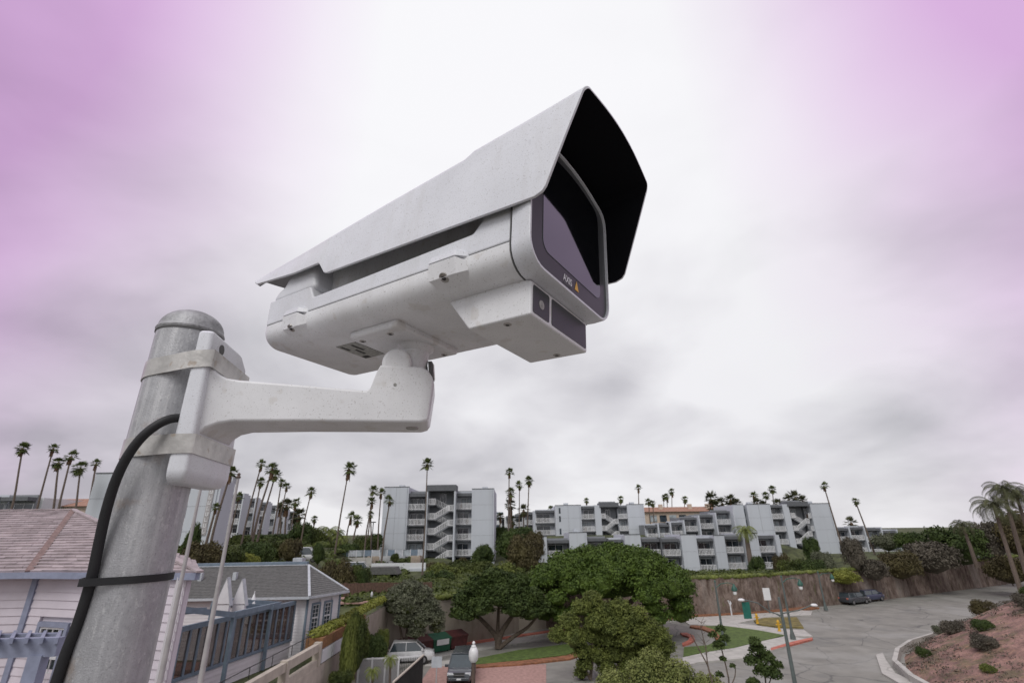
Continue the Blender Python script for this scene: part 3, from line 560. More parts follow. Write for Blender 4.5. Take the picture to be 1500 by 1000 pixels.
def stairs(parent, x0, x1, z0, n, y, sh=2.75, depth=2.4, up='right'):
    """open stair tower: landings left and right joined by sloping flights with white parapets"""
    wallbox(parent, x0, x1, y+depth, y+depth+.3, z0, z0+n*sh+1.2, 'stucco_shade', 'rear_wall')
    xl, xr = x0+(x1-x0)*.28, x0+(x1-x0)*.78
    for i in range(n):
        z = z0+i*sh
        if i > 0 or True:
            mb = MB(); mb.box(x0, xl, y, y+depth, z-.2, z); mb.build('landing', 'fascia_dark', parent)
            inst('railing', rail_mesh(xl-x0), parent, INV[parent.name] @ Vector(((x0+xl)/2, y+.05, z)))
        if i < n-1:
            zm = z+sh*.55
            mb = MB(); mb.box(xr, x1, y, y+depth, zm-.2, zm); mb.build('landing', 'fascia_dark', parent); inst('railing', rail_mesh(x1-xr), parent, INV[parent.name] @ Vector(((xr+x1)/2, y+.05, zm)))
            for (ax, az, bx, bz, yy) in ((xl, z, xr, zm, y), (xr, zm, xl, z+sh, y+depth-1.0)):
                mb = MB(); mb.cube8([Vector((ax, yy, az-.28)), Vector((bx, yy, bz-.28)), Vector((bx, yy+.9, bz-.28)), Vector((ax, yy+.9, az-.28)), Vector((ax, yy, az)), Vector((bx, yy, bz)), Vector((bx, yy+.9, bz)), Vector((ax, yy+.9, az))]); fl = mb.build('stair_flight', 'stucco_shade', parent)
                mb = MB(); mb.bar((ax, yy+.05, az+1.0), (bx, yy+.05, bz+1.0), .08, .10); mb.bar((ax, yy+.05, az+.12), (bx, yy+.05, bz+.12), .06, .10)
                k = 8
                for j in range(k+1): t = j/k; xx = ax+(bx-ax)*t; zz_ = az+(bz-az)*t; mb.box(xx-.07, xx+.07, yy+.02, yy+.08, zz_, zz_+1.0)
                mb.build('stair_rail', 'rail_white', parent)
        if i == n-1: window(parent, x0+(x1-x0)*.5, y+depth-.02, z, 1.2, 2.1)
# --- main apartment block at centre
def X99(px, py=760): return at(px, py, 99).x
B1 = root('apartment_block', (-14, 99, 4.5), 'tall grey apartment block with zigzag white staircase behind the tallest central palm', 'apartment building')
wallbox(B1, -25.3, -20.5, 99, 113, 4, 18.55); wallbox(B1, -11.5, -11.2, 97.6, 101, 4, 18.4); wallbox(B1, -16.9, -16.5, 97.6, 101, 4, 18.5)
wallbox(B1, -8.2, -3.9, 99, 113, 4, 18.0); wallbox(B1, -20.5, -8.2, 101.9, 113, 4, 17.9, 'stucco_shade'); 
bay(B1, -20.5, -16.9, 6.1, 4, 99.4, 1.6, fascia=.8); 
stairs(B1, -16.5, -11.5, 4.6, 5, 98.2, 2.65, 2.5)
wallbox(B1, -16.95, -11.15, 97.5, 101, 17.65, 18.75, 'fascia_dark', 'stair_roof')
bay(B1, -11.2, -8.2, 6.1, 4, 99.4, 1.6, fascia=.6)
for z in (8, 10.7, 13.4, 16.1): wallbox(B1, -25.45, -25.3, 104, 106, z, z+1.2, 'glass_dark', 'side_window')
# --- lower terraced row
B2 = root('terraced_apartments', (20, 100, 1.5), 'low grey terraced apartment row with white balconies right of the big green tree', 'apartment building')
def Xp(px, d, py=790): return at(px, py, d).x
row = [('s', 779, 801, 786), ('b', 801, 834, 790), ('s', 834, 860, 780), ('b', 860, 890, 787), ('b', 891, 914, 789), ('s', 914, 937, 783), ('b', 938, 966, 788), ('b', 967, 995, 788), ('s', 996, 1018, 783), ('b', 1018, 1044, 787), ('s', 1044, 1059, 784), ('b', 1059, 1087, 784), ('s', 1088, 1108, 781), ('b', 1108, 1133, 783), ('s', 1133, 1139, 783)]
for k, a, c, ty in row:
    x0, x1 = Xp(a, 100), Xp(c, 100); zt_ = at(a, ty, 100).z; fy = 100 + (.6 if k == 'b' else 0) - (0 if a < 900 else .8)
    if k == 's': wallbox(B2, x0, x1, fy, fy+11, 1, zt_, 'stucco_grey', 'slab_wall')
    else:
        bay(B2, x0+.1, x1-.1, zt_-8.55, 3, fy, 1.5, 2.75, fascia=.5); wallbox(B2, x0-.1, x0+.1, fy-.3, fy+2, 1, zt_+.1, 'fascia_dark', 'fin')
        wallbox(B2, x0, x1, fy+1.9, fy+11, 1, zt_-.2, 'stucco_shade', 'core')
# --- second block
def block(nm, label, base, xs, d, zt_, zb_, nst, stair, bays, slabs, dz=0., topz=None):
    B = root(nm, base, label, 'apartment building')
    for a, c in slabs: wallbox(B, Xp(a, d, 760), Xp(c, d, 760), d, d+12, zb_, zt_, 'stucco_grey', 'slab_wall')
    for a, c in bays:
        bay(B, Xp(a, d, 760), Xp(c, d, 760), zt_-.4-nst*2.75, nst, d+.4, 1.5, fascia=.4)
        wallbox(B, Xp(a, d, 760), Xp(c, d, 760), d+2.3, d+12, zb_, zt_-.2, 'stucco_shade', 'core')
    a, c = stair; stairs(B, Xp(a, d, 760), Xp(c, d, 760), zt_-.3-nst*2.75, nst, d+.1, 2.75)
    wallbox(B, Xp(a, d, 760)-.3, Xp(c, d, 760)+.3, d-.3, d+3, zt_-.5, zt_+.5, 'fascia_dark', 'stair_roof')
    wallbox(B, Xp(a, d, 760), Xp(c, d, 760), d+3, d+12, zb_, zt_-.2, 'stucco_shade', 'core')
    return B
B3 = block('apartment_block', 'grey apartment block with a white zigzag staircase above the big rounded tree', (21, 125, 9), None, 125, 16.0, 4, 3, (881, 906), [(852, 872), (907, 920)], [(814, 852), (872, 881), (920, 945)])
for z in (9.5, 12.3, 14.2): wallbox(B3, Xp(819, 125, 760), Xp(821.5, 125, 760), 124.93, 125, z, z+1.3, 'glass_dark', 'slit_window')
B4 = block('apartment_block', 'grey apartment block with a white zigzag staircase at the right end of the hillside row', (65, 120, 5), None, 120, 15.4, 3, 4, (1159, 1186), [(1132, 1150), (1187, 1191)], [(1077, 1092), (1097, 1132), (1150, 1159), (1191, 1221)])
wallbox(B4, Xp(1092, 120, 760), Xp(1097, 120, 760), 121, 132, 3, 15.3, 'stucco_shade', 'recess')
for z in (8, 10.6, 13): wallbox(B4, Xp(1093, 120, 760), Xp(1096, 120, 760), 120.9, 121, z, z+1.5, 'glass_dark', 'slit_window')
# --- stepped wings running back from the blocks
def stepped(nm, label, n, p0, p1, ztop0, ztop1, nst, w, dp_=6.2):
    B = root(nm, (p0[0], p0[1], 5), label, 'apartment building')
    for i in range(n):
        t = i/(max(1, n-1)); x = p0[0]+(p1[0]-p0[0])*t; y = p0[1]+(p1[1]-p0[1])*t; zt_ = ztop0+(ztop1-ztop0)*t
        wallbox(B, x+w-.15, x+w+.1, y-.2, y+1.6, zt_-nst*2.75-6, zt_, 'stucco_grey', 'fin'); bay(B, x, x+w-.15, zt_-.4-nst*2.75, nst, y, 1.4, fascia=.4)
        wallbox(B, x-.5, x+w, y+1.75, y+1.8+dp_, zt_-nst*2.75-6, zt_-.25, 'stucco_white' if i % 2 else 'stucco_grey', 'core')
    return B
stepped('stepped_wing', 'stepped white balcony wing receding from the tall slab at far left behind the palms', 6, (-58.2, 104), (-61.7, 137), 18.2, 16.2, 3, 3.0, .9)
stepped('stepped_wing', 'stepped balcony wing receding left of the second staircase block', 6, (5.2, 128), (-7.5, 160), 15.3, 14.0, 2, 5.0)
B6 = root('balcony_row', (50, 125, 9), 'upper grey row of wide balconies left of the rightmost staircase block', 'apartment building')
for i, (a, c, ty) in enumerate(((946, 962, 769), (962, 980, 768), (980, 1000, 765), (1001, 1023, 758), (1025, 1048, 754), (1050, 1075, 748))):
    x0, x1 = Xp(a, 118, 765), Xp(c, 118, 765); zt_ = at(a, ty, 118).z+.3; bay(B6, x0, x1, zt_-.4-2.75*3, 3, 118+.3*i, 1.4, fascia=.4); wallbox(B6, x1, x1+.3, 117.6, 122, 3, zt_+.2, 'stucco_grey', 'fin'); wallbox(B6, x0, x1, 120.2+.3*i, 128, 3, zt_-.2, 'stucco_shade', 'core')
B7 = root('villa_row', (45, 165, 10), 'long tan building with terracotta roof behind the upper balcony row', 'building')
x0, x1 = Xp(943, 165, 760), Xp(1062, 165, 760); wallbox(B7, x0, x1, 165, 178, 6, 15.6, 'tan_wall')
mb = MB(); mb.prism([(x0-.5, 164.2, 15.6), (x0-.5, 178.6, 15.6), (x0-.5, 172, 17.3)], (x1-x0+1, 0, 0)); mb.build('roof', 'terracotta', B7)
for i in range(9): wallbox(B7, x0+2+i*3.1, x0+4.2+i*3.1, 164.9, 165.05, 12.6, 14.6, 'glass_dark' if i % 2 else 'curtain', 'window')
for px in (967, 1010, 1036): q = Xp(px, 168, 755); wallbox(B7, q, q+1.2, 168, 169, 16, 18, 'tan_wall', 'chimney')
B8 = root('small_house', (-4, 190, 10), 'small white distant house with flat blue-grey roof right of the tall block', 'building')
x0, x1 = Xp(724, 150, 768), Xp(735, 150, 768); wallbox(B8, x0, x1, 150, 156, 8, 15.2, 'stucco_white'); wallbox(B8, x0-.2, x1+.3, 149.8, 156.3, 15.2, 15.6, 'trim_blue', 'roof')
for z in (11.3, 13.4): wallbox(B8, x0+.5, x0+1.5, 149.9, 150.05, z, z+.9, 'glass_dark', 'window')
B9 = root('side_apartments', (78, 120, 5), 'low grey balcony wing beyond the right end of the staircase block', 'apartment building')
for a, c, ty in ((1226, 1243, 772), (1245, 1265, 770), (1267, 1290, 772), (1292, 1312, 775)):
    x0, x1 = Xp(a, 126, 780), Xp(c, 126, 780); zt_ = at(a, ty, 126).z; bay(B9, x0, x1, zt_-.4-2.75*2, 2, 126, 1.4, fascia=.4); wallbox(B9, x1, x1+.3, 125.6, 130, 2, zt_, 'stucco_grey', 'fin'); wallbox(B9, x0, x1, 128.2, 136, 2, zt_-.2, 'stucco_grey', 'core')
    wallbox(B9, x0, x1, 126.2, 128.2, 2, zt_-.7-2.75*2, 'stucco_white', 'plinth')
# --- white slab building at left
B0 = root('slab_apartments', (-40, 62, 7), 'blank pale grey slab apartment block just right of the pole, with a vertical sign', 'apartment building')
xa, xb, xc, xd = -50.6, -40.2, -38.3, -34.75
wallbox(B0, xa, xb, 60.6, 63, 6, 17.3); wallbox(B0, xc, xd, 60, 62.9, 6, 16.25); wallbox(B0, xb, xc, 62, 63, 6, 16.4, 'stucco_shade', 'recess'); wallbox(B0, -49.8, -44.5, 63.1, 75, 6, 16.2, 'stucco_grey', 'core')
for k in range(3):
    z = 8.2+k*2.75; window(B0, (xb+xc)/2, 61.98, z, 1.5, 1.9); mb = MB(); mb.box(xb, xc, 60.5, 62, z-.2, z); mb.build('balcony_floor', 'fascia_dark', B0); inst('railing', rail_mesh(1.8), B0, INV[B0.name] @ Vector(((xb+xc)/2, 60.55, z)))
mb = MB(); mb.box(-36.05, -35.45, 59.90, 59.995, 10.2, 15.4); sg_ = mb.build('sign_panel', 'pole_grey', B0)
for k in range(8):
    mb = MB(); z = 10.4+k*.62; mb.box(-35.9, -35.58, 59.86, 59.90, z, z+.08); mb.box(-35.9, -35.82, 59.86, 59.90, z+.08, z+.42); 
    if k % 2: mb.box(-35.66, -35.58, 59.86, 59.90, z+.08, z+.42)
    mb.build('sign_letter', 'rail_white', sg_)
B10 = root('rear_apartments', (-75, 80, 8), 'balconied apartments with terracotta roof above the rose shingle roof at far left', 'apartment building')
for i, (a, c) in enumerate(((-40, -5), (-5, 38))):
    x0, x1 = at(a, 750, 76).x, at(c, 750, 76).x; zt_ = at(a, 726, 76).z; bay(B10, x0, x1-.3, zt_-.4-5.5, 2, 76, 1.4, fascia=.6); wallbox(B10, x0, x1, 78.2, 88, 6, zt_-.2, 'stucco_white', 'core')
x0, x1 = at(38, 740, 82).x, at(135, 740, 82).x; wallbox(B10, x0, x1, 82, 92, 6, at(60, 742, 82).z, 'tan_wall', 'rear_block'); zt_ = at(60, 742, 82).z
mb = MB(); mb.prism([(x0-.5, 81.4, zt_), (x0-.5, 92.4, zt_), (x0-.5, 87, zt_+1.5)], (x1-x0+1, 0, 0)); mb.build('roof', 'terracotta', B10)
for i in range(5): wallbox(B10, x0+1.2+i*2.2, x0+2.5+i*2.2, 81.9, 82.02, zt_-2.2, zt_-.7, 'glass_dark', 'window')
# ------------------------------------------------------------------ clubhouses on the terrace
def siding(name, mname, parent, p, q, z0, z1, course=.17, th=.12, out=1, skip=()):
    """wall plane p->q carrying overlapping boards: each course is its own board; openings (s0,s1,z0,z1) are left free"""
    p, q = Vector((p[0], p[1], 0)), Vector((q[0], q[1], 0)); L_ = (q-p).length; d = (q-p)/L_; n = d.cross(Vector((0, 0, 1)))*out
    mb = MB(); mb.cube8([p-n*.06, q-n*.06, q-n*(.06+th), p-n*(.06+th)]+[v_+Vector((0, 0, z1-z0)) for v_ in (p-n*.06, q-n*.06, q-n*(.06+th), p-n*(.06+th))])
    mb.v = [(x, y, z+z0) for x, y, z in mb.v]; w_ = mb.build(name, mname, parent)
    k = 0; z = z0
    while z < z1-.02:
        zt = min(z+course, z1); segs = [(0, L_)]
        for (s0, s1, a, c) in skip:
            if z < c and zt > a:
                ns = []
                for u0, u1 in segs:
                    if s1 <= u0 or s0 >= u1: ns.append((u0, u1))
                    else:
                        if s0 > u0: ns.append((u0, s0))
                        if s1 < u1: ns.append((s1, u1))
                segs = ns
        for u0, u1 in segs:
            a, c = p+d*u0, p+d*u1; mb = MB(); e = .028
            mb.cube8([a+n*e+Vector((0, 0, z)), c+n*e+Vector((0, 0, z)), c-n*.05+Vector((0, 0, z)), a-n*.05+Vector((0, 0, z)), a+n*.004+Vector((0, 0, zt)), c+n*.004+Vector((0, 0, zt)), c-n*.05+Vector((0, 0, zt)), a-n*.05+Vector((0, 0, zt))])
            mb.build('board', mname, w_)
        z = zt
    return w_
def sash(parent, p, d, n, s, z, w, h, cols=3, rows=2, trim='trim_blue'):
    """double hung window with surround, sashes and small panes"""
    P0 = Vector((p[0], p[1], 0))+d*s; zv = Vector((0, 0, 1))
    def bx(mb, a, c, z0, z1, d0, d1): mb.cube8([P0+d*a+n*d0+zv*z0, P0+d*c+n*d0+zv*z0, P0+d*c+n*d1+zv*z0, P0+d*a+n*d1+zv*z0, P0+d*a+n*d0+zv*z1, P0+d*c+n*d0+zv*z1, P0+d*c+n*d1+zv*z1, P0+d*a+n*d1+zv*z1])
    f = MB(); t = .11; bx(f, -t, 0, z-.1, z+h+t, -.05, .06); bx(f, w, w+t, z-.1, z+h+t, -.05, .06); bx(f, 0, w, z+h, z+h+t, -.05, .06); bx(f, -t-.03, w+t+.03, z-.16, z-.1, -.05, .10); bx(f, 0, w, z-.1, z, -.05, .06)
    o = f.build('window', trim, parent)
    g = MB(); bx(g, 0, w, z, z+h, -.04, -.01); g.build('pane', 'glass_dark', o)
    m_ = MB(); q = .045
    for zz0, zz1 in ((z, z+h/2), (z+h/2, z+h)):
        bx(m_, 0, w, zz0, zz0+q, -.01, .03); bx(m_, 0, w, zz1-q, zz1, -.01, .03); bx(m_, 0, q, zz0+q, zz1-q, -.01, .03); bx(m_, w-q, w, zz0+q, zz1-q, -.01, .03)
        for i in range(1, cols): bx(m_, w*i/cols-.012, w*i/cols+.012, zz0+q, zz1-q, -.01, .018)
        for i in range(1, rows+1-1+1):
            if i < rows+1 and rows > 1 and i < rows: bx(m_, q, w-q, zz0+(zz1-zz0)*i/rows-.012, zz0+(zz1-zz0)*i/rows+.012, -.01, .016)
    m_.build('sash_bars', 'frame_white', o); return o
# grey-roofed clubhouse
G = root('clubhouse', (-18, 38, 3.1), 'white clapboard clubhouse with low grey hip roof and blue-trimmed windows beside the patio', 'building')
c0, c1, c2 = Vector((-13.15, 34.6, 0)), Vector((-11.98, 37.2, 0)), Vector((-22.5, 34.2, 0))
EZ = 6.42; dF = (c0-c2).normalized(); LF = (c0-c2).length; nF = dF.cross(Vector((0, 0, 1)))
wins = [(LF-3.25, 1.02), (LF-1.95, 1.02)]
siding('front_wall', 'siding_white', G, c2, c0, 3.1, EZ, skip=[(s-.12, s+w+.12, 4.2, 6.0) for s, w in wins])
for s, w in wins: sash(G, c2, dF, nF, s, 4.38, w, 1.5, 3, 3)
dS = (c1-c0).normalized(); nS = dS.cross(Vector((0, 0, 1))); LS = (c1-c0).length
siding('side_wall', 'siding_white', G, c0, c1, 3.1, EZ, skip=[(.45, 1.1, 4.2, 6.0), (1.5, 2.15, 4.2, 6.0)])
sash(G, c0, dS, nS, .5, 4.38, .55, 1.5, 2, 3); sash(G, c0, dS, nS, 1.55, 4.38, .55, 1.5, 2, 3)
for q in (c0, c1): mb = MB(); mb.box(q.x-.03, q.x+.08, q.y-.08, q.y+.06, 3.1, EZ-.02); mb.build('corner_board', 'trim_blue', G)
ex = .35; E0 = c0+Vector((.25, -.45, 0)); E1 = c1+Vector((.45, .3, 0)); E2 = c2+Vector((-.5, -.4, 0)); R0 = Vector((-14.9, 38.6, 8.0)); R1 = Vector((-24.5, 37.6, 8.0)); E3 = Vector((-14.5, 43.5, 0)); E4 = Vector((-25.5, 41.5, 0))
zE = Vector((0, 0, EZ+.02)); pe = lambda q: Vector((q.x, q.y, EZ+.02))
mb = MB(); vs = [pe(E0), pe(E1), R0, R1, pe(E2), pe(E3), pe(E4)]; dn = Vector((0, 0, -.12)); vs2 = [q+dn for q in vs]
mb.add(vs+vs2, [(4, 0, 2, 3), (0, 1, 2), (1, 5, 2), (5, 6, 3, 2), (6, 4, 3), (7, 11, 13, 12, 8), (0, 4, 11, 7), (1, 0, 7, 8), (5, 1, 8, 12), (6, 5, 12, 13), (4, 6, 13, 11)]); rf = mb.build('roof', 'shingle_grey', G)
# shingle courses as thin proud strips on the front slope and hip end
def courses(parent, a, b_, c, d, n, m, nm='shingle_course', th=.02, lo=.03):
    """quad a-b (eave) to d-c (ridge)"""
    nn = (b_-a).cross(d-a).normalized(); nn = nn if nn.z > 0 else -nn
    for i in range(n):
        t0, t1 = i/n, (i+1)/n; p, q = a.lerp(d, t0), b_.lerp(c, t0); r_, s = b_.lerp(c, t1), a.lerp(d, t1); mb = MB()
        mb.cube8([p, q, r_, s, p+nn*th, q+nn*th, r_+nn*.003, s+nn*.003]); mb.build(nm, m, parent)
courses(rf, pe(E2), pe(E0), R0, R1, 22, 'shingle_grey'); courses(rf, pe(E0), pe(E1), R0, R0+Vector((.01, .01, 0)), 16, 'shingle_grey')
for p, q in ((R0, pe(E0)), (R0, pe(E1)), (R0, R1)):
    mb = MB(); mb.bar(p+Vector((0, 0, .04)), q+Vector((0, 0, .04)), .16, .05); mb.build('ridge_cap', 'gutter_pale', rf)
mb = MB(); mb.bar(pe(E2)+Vector((0, -.06, -.06)), pe(E0)+Vector((.05, -.06, -.06)), .1, .13); mb.build('gutter', 'gutter_pale', G); mb = MB(); mb.bar(pe(E0)+Vector((.06, 0, -.06)), pe(E1)+Vector((.06, 0, -.06)), .1, .13); mb.build('gutter', 'gutter_pale', G)
mb = MB(); mb.bar(Vector((-24.5, 38.2, 8.12)), Vector((-15.2, 39.2, 8.12)), .5, .22); mb.build('roof_kerb', 'trim_blue', rf)
for x, y, s in ((-16.2, 40, .35), (-18.9, 36.3, .12), (-21.1, 36.1, .12)): mb = MB(); mb.box(x-s, x+s, y-s, y+s, 7.2, 8.45 if s > .2 else 7.75); mb.build('roof_vent', 'gutter_pale', rf)
# small gable ends behind the windscreen
for px, yy, hh, label in ((326, 29.0, 1.25, 'left one of two small steep white gables behind the glass windscreen'), (349, 29.6, 1.2, 'right one of two small steep white gables behind the glass windscreen')):
    q = at(px, 884, yy); g_ = root('gable_kiosk', (q.x, q.y, 3.1), label, 'kiosk', 'small gabled kiosks on the patio')
    mb = MB(); mb.prism([(q.x-.36, q.y, q.z), (q.x+.36, q.y, q.z), (q.x, q.y, q.z+hh)], (0, .3, 0)); mb.build('gable', 'siding_white', g_)
    for sg in (-1, 1): mb = MB(); mb.bar(Vector((q.x, q.y+.15, q.z+hh+.02)), Vector((q.x+sg*.40, q.y+.15, q.z-.1)), .30, .03, Vector((0, 0, 1))); mb.build('roof_slope', 'gutter_pale', g_)
    mb = MB(); mb.box(q.x-.33, q.x+.33, q.y+.05, q.y+.25, 3.1, q.z); mb.build('base', 'siding_white', g_)
# glass windscreen along the patio edge
wa, wb = Vector((-15.35, 24.2, 0)), Vector((-13.75, 34.2, 0)); wa2 = wa-(wb-wa)*.55
ws = root('patio_windscreen', (-14.5, 29, 3.1), 'blue-framed glass windscreen on a white boarded parapet along the patio', 'windscreen')
dW = (wb-wa2).normalized(); LW = (wb-wa2).length; nW = dW.cross(Vector((0, 0, 1)))
siding('parapet', 'siding_white', ws, wa2, wb, 1.9, 4.05, course=.2)
mb = MB(); mb.bar(wa2+Vector((0, 0, 4.12)), wb+Vector((0, 0, 4.12)), .2, .13); mb.build('bottom_rail', 'trim_blue', ws)
mb = MB(); mb.bar(wa2+Vector((0, 0, 6.12)), wb+Vector((0, 0, 6.12)), .16, .22); mb.build('top_rail', 'trim_blue', ws)
npan = 26
for i in range(npan+1):
    p = wa2+dW*(LW*i/npan); mb = MB(); mb.bar(p+Vector((0, 0, 4.18)), p+Vector((0, 0, 6.02)), .12, .11, nW); mb.build('post', 'trim_blue', ws)
    if i < npan:
        q = wa2+dW*(LW*(i+1)/npan); mb = MB(); mb.cube8([p+Vector((0, 0, 4.18)), q+Vector((0, 0, 4.18)), q+nW*.02+Vector((0, 0, 4.18)), p+nW*.02+Vector((0, 0, 4.18)), p+Vector((0, 0, 6.02)), q+Vector((0, 0, 6.02)), q+nW*.02+Vector((0, 0, 6.02)), p+nW*.02+Vector((0, 0, 6.02))]); mb.build('pane', 'clear_glass', ws)
# end return + deck + inner pergola beams + furniture
mb = MB(); mb.prism([(-24, 15, 3.12), (wa2.x-.2, 15, 3.12), (wa2.x-.2, wa2.y, 3.12), (wb.x-.2, 34.2, 3.12), (-24, 33, 3.12)], (0, 0, .03)); props(mb.build('patio_deck', 'deck_red'), kind='structure')
pg = root('patio_beams', (-17, 30, 3.1), 'blue timber pergola beams over the patio just behind the glass windscreen', 'pergola')
for (a, za), (c, zc_), dd in (((266, 892), (344, 900), (24.5, 27)), ((310, 884), (400, 889), (29, 31.5)), ((335, 879), (408, 884), (31, 33)), ((344, 899), (410, 884), (27, 32.8)), ((200, 900), (300, 893), (21, 27))):
    mb = MB(); mb.bar(at(a, za, dd[0]), at(c, zc_, dd[1]), .16, .24); mb.build('beam', 'trim_blue', pg)
for px, py, dd in ((268, 892, 24.6), (343, 899, 27), (398, 888, 31.5), (312, 885, 29.2)):
    q = at(px, py, dd); mb = MB(); mb.box(q.x-.08, q.x+.08, q.y-.08, q.y+.08, 3.15, q.z-.1); mb.build('post', 'trim_blue', pg)
tabs = ['nearest', 'second', 'third', 'farthest']
for i in range(4):
    y = 21.5+i*3.2; x = wa.x+(y-24.2)*.16-1.5; t_ = root('patio_table', (x, y, 3.15), f'{tabs[i]} round patio table seen through the glass windscreen', 'table', 'patio tables')
    mb = MB(); mb.lathe((x, y, 3.15), [(.25, 0), (.25, .03), (.04, .05), (.04, .70)], 12); mb.build('pedestal', 'furniture_dark', t_); mb = MB(); mb.lathe((x, y, 3.85), [(.5, 0), (.5, .04)], 20); mb.build('tabletop', 'wood_brown', t_)
    for j, a in enumerate((30, 200)):
        cx, cy = x+.85*math.cos(R(a)), y+.85*math.sin(R(a)); ch = root('patio_chair', (cx, cy, 3.15), f'dark patio chair on the {"right" if j == 0 else "left"} side of the {tabs[i]} patio table', 'chair', 'patio chairs', rz=R(a))
        for nm, bb in (('seat', (-.22, .22, -.22, .22, .42, .47)), ('backrest', (.18, .23, -.22, .22, .47, .95))): mb = MB(); mb.box(*bb); mb.build(nm, 'furniture_dark', ch, local=True)
        for lx in (-.19, .19):
            for ly in (-.19, .19): mb = MB(); mb.box(lx-.02, lx+.02, ly-.02, ly+.02, 0, .42); mb.build('leg', 'furniture_dark', ch, local=True)
q = at(371, 880, 32); um = root('folded_umbrella', (q.x, q.y, 3.15), 'folded white patio umbrella rising in front of the grey roof', 'umbrella')
mb = MB(); mb.tube([(q.x, q.y, 3.15), (q.x, q.y, 7.0)], .03, 8); mb.build('mast', 'frame_white', um); mb = MB(); mb.lathe((q.x, q.y, 5.2), [(.16, 0), (.30, .15), (.24, .9), (.09, 1.45), (.02, 1.7)], 9); mb.build('canopy', 'umbrella_white', um)
# shingled house at far left, purple cast put into its colours
H = root('shingled_house', (-15, 18, 3), 'pale clapboard house with rose-cast shingle hip roof at the left edge', 'building')
hc = Vector((-12.95, 14.6, 0)); hr = on_z(274, 838, 9.2); hr.z = 0; hl = Vector((-22.0, 13.6, 0)); EZ2 = 9.2; ap = Vector((-16.5, 19.2, 10.98)); hb = Vector((-12.4, 24.0, 0)); hbb = Vector((-26, 24, 0)); hrr = Vector((hr.x*1.42-.4, hr.y*1.42, 0))
dA = (hc-hl).normalized(); dB = (hr-hc).normalized()
siding('left_wall', 'siding_pink_cast', H, hl, hc, 3.0, EZ2, course=.19); 
LB = (hr-hc).length; siding('front_wall', 'siding_pink_cast', H, hc, hr, 3.0, EZ2, course=.19, skip=[(.55, 1.75, 7.15, 7.95), (1.95, 2.9, 7.15, 7.95)])
siding('right_wall', 'siding_white', H, hr, hrr, 3.0, EZ2-.1, course=.19)
nB = dB.cross(Vector((0, 0, 1)))
for s, w in ((.7, .9), (2.05, .75)): sash(H, hc, dB, nB, s, 6.6, w, 1.3, 4, 2, 'trim_lilac_cast')
mb = MB(); mb.box(hc.x-.07, hc.x+.07, hc.y-.09, hc.y+.05, 3, EZ2-.02); mb.build('corner_board', 'trim_lilac_cast', H)
pz = lambda q, dx=0, dy=0, z=EZ2: Vector((q.x+dx, q.y+dy, z))
eL, eC, eR, eRR, eBB = pz(hl, -.3, -.35), pz(hc, .05, -.4), pz(hr, .35, -.1), pz(hrr, .4, .3), pz(hbb)
ap2 = Vector((-24, 18.6, 10.98)); mb = MB(); dn = Vector((0, 0, -.14)); top = [eL, eC, eR, eRR, eBB, ap, ap2]
mb.add(top+[q+dn for q in top[:5]], [(0, 1, 5, 6), (1, 2, 5), (2, 3, 5), (3, 4, 6, 5), (4, 0, 6), (0, 7, 8, 1), (1, 8, 9, 2), (2, 9, 10, 3), (3, 10, 11, 4), (11, 10, 9, 8, 7)]); rf = mb.build('roof', 'shingle_rose_cast_dark', H)
def shingles(parent, a, b_, c, d, n, th=.045, wid=.42):
    """rows of separate shingles on the slope a-b (eave) d-c (ridge); joined per row"""
    nn = (b_-a).cross(d-a).normalized(); nn = nn if nn.z > 0 else -nn
    for i in range(n):
        t0, t1 = i/n, (i+1.0)/n; p, q = a.lerp(d, t0), b_.lerp(c, t0); r_, s = b_.lerp(c, t1), a.lerp(d, t1); L_ = (q-p).length; k = max(1, int(L_/wid)); mb = MB(); off = (i % 2)*.5
        cuts = [0]+[min(1, max(0, (j+off+random.uniform(-.12, .12))/k)) for j in range(1, k)]+[1]
        for j in range(len(cuts)-1):
            u0, u1 = cuts[j]+.0012, cuts[j+1]; h_ = th*random.uniform(.75, 1.35)
            if u1-u0 < .002: continue
            P_, Q_, R_, S_ = p.lerp(q, u0), p.lerp(q, u1), s.lerp(r_, u1), s.lerp(r_, u0)
            mb.cube8([P_, Q_, R_, S_, P_+nn*h_, Q_+nn*h_, R_+nn*.008, S_+nn*.008])
        mb.build('shingle_row', 'shingle_rose_cast', parent)
shingles(rf, eL, eC, ap, ap2, 24); shingles(rf, eC, eR, ap+Vector((.02, 0, 0)), ap, 24); shingles(rf, eR, eRR, ap+Vector((.02, 0, 0)), ap, 24)
for p, q, m_ in ((ap, eC, 'ridge_rust'), (ap, eR, 'shingle_rose_cast'), (ap, ap2, 'shingle_rose_cast')):
    for k in range(14):
        mb = MB(); mb.bar(p.lerp(q, k/14)+Vector((0, 0, .05)), p.lerp(q, (k+1.08)/14)+Vector((0, 0, .03)), .16, .045); mb.build('ridge_tile', m_, rf)
for p, q in ((eL, eC), (eC, eR), (eR, eRR)): mb = MB(); mb.bar(p+Vector((0, -.04, -.08)), q+Vector((0, -.04, -.08)), .12, .15); mb.build('gutter', 'trim_lilac_cast', H)
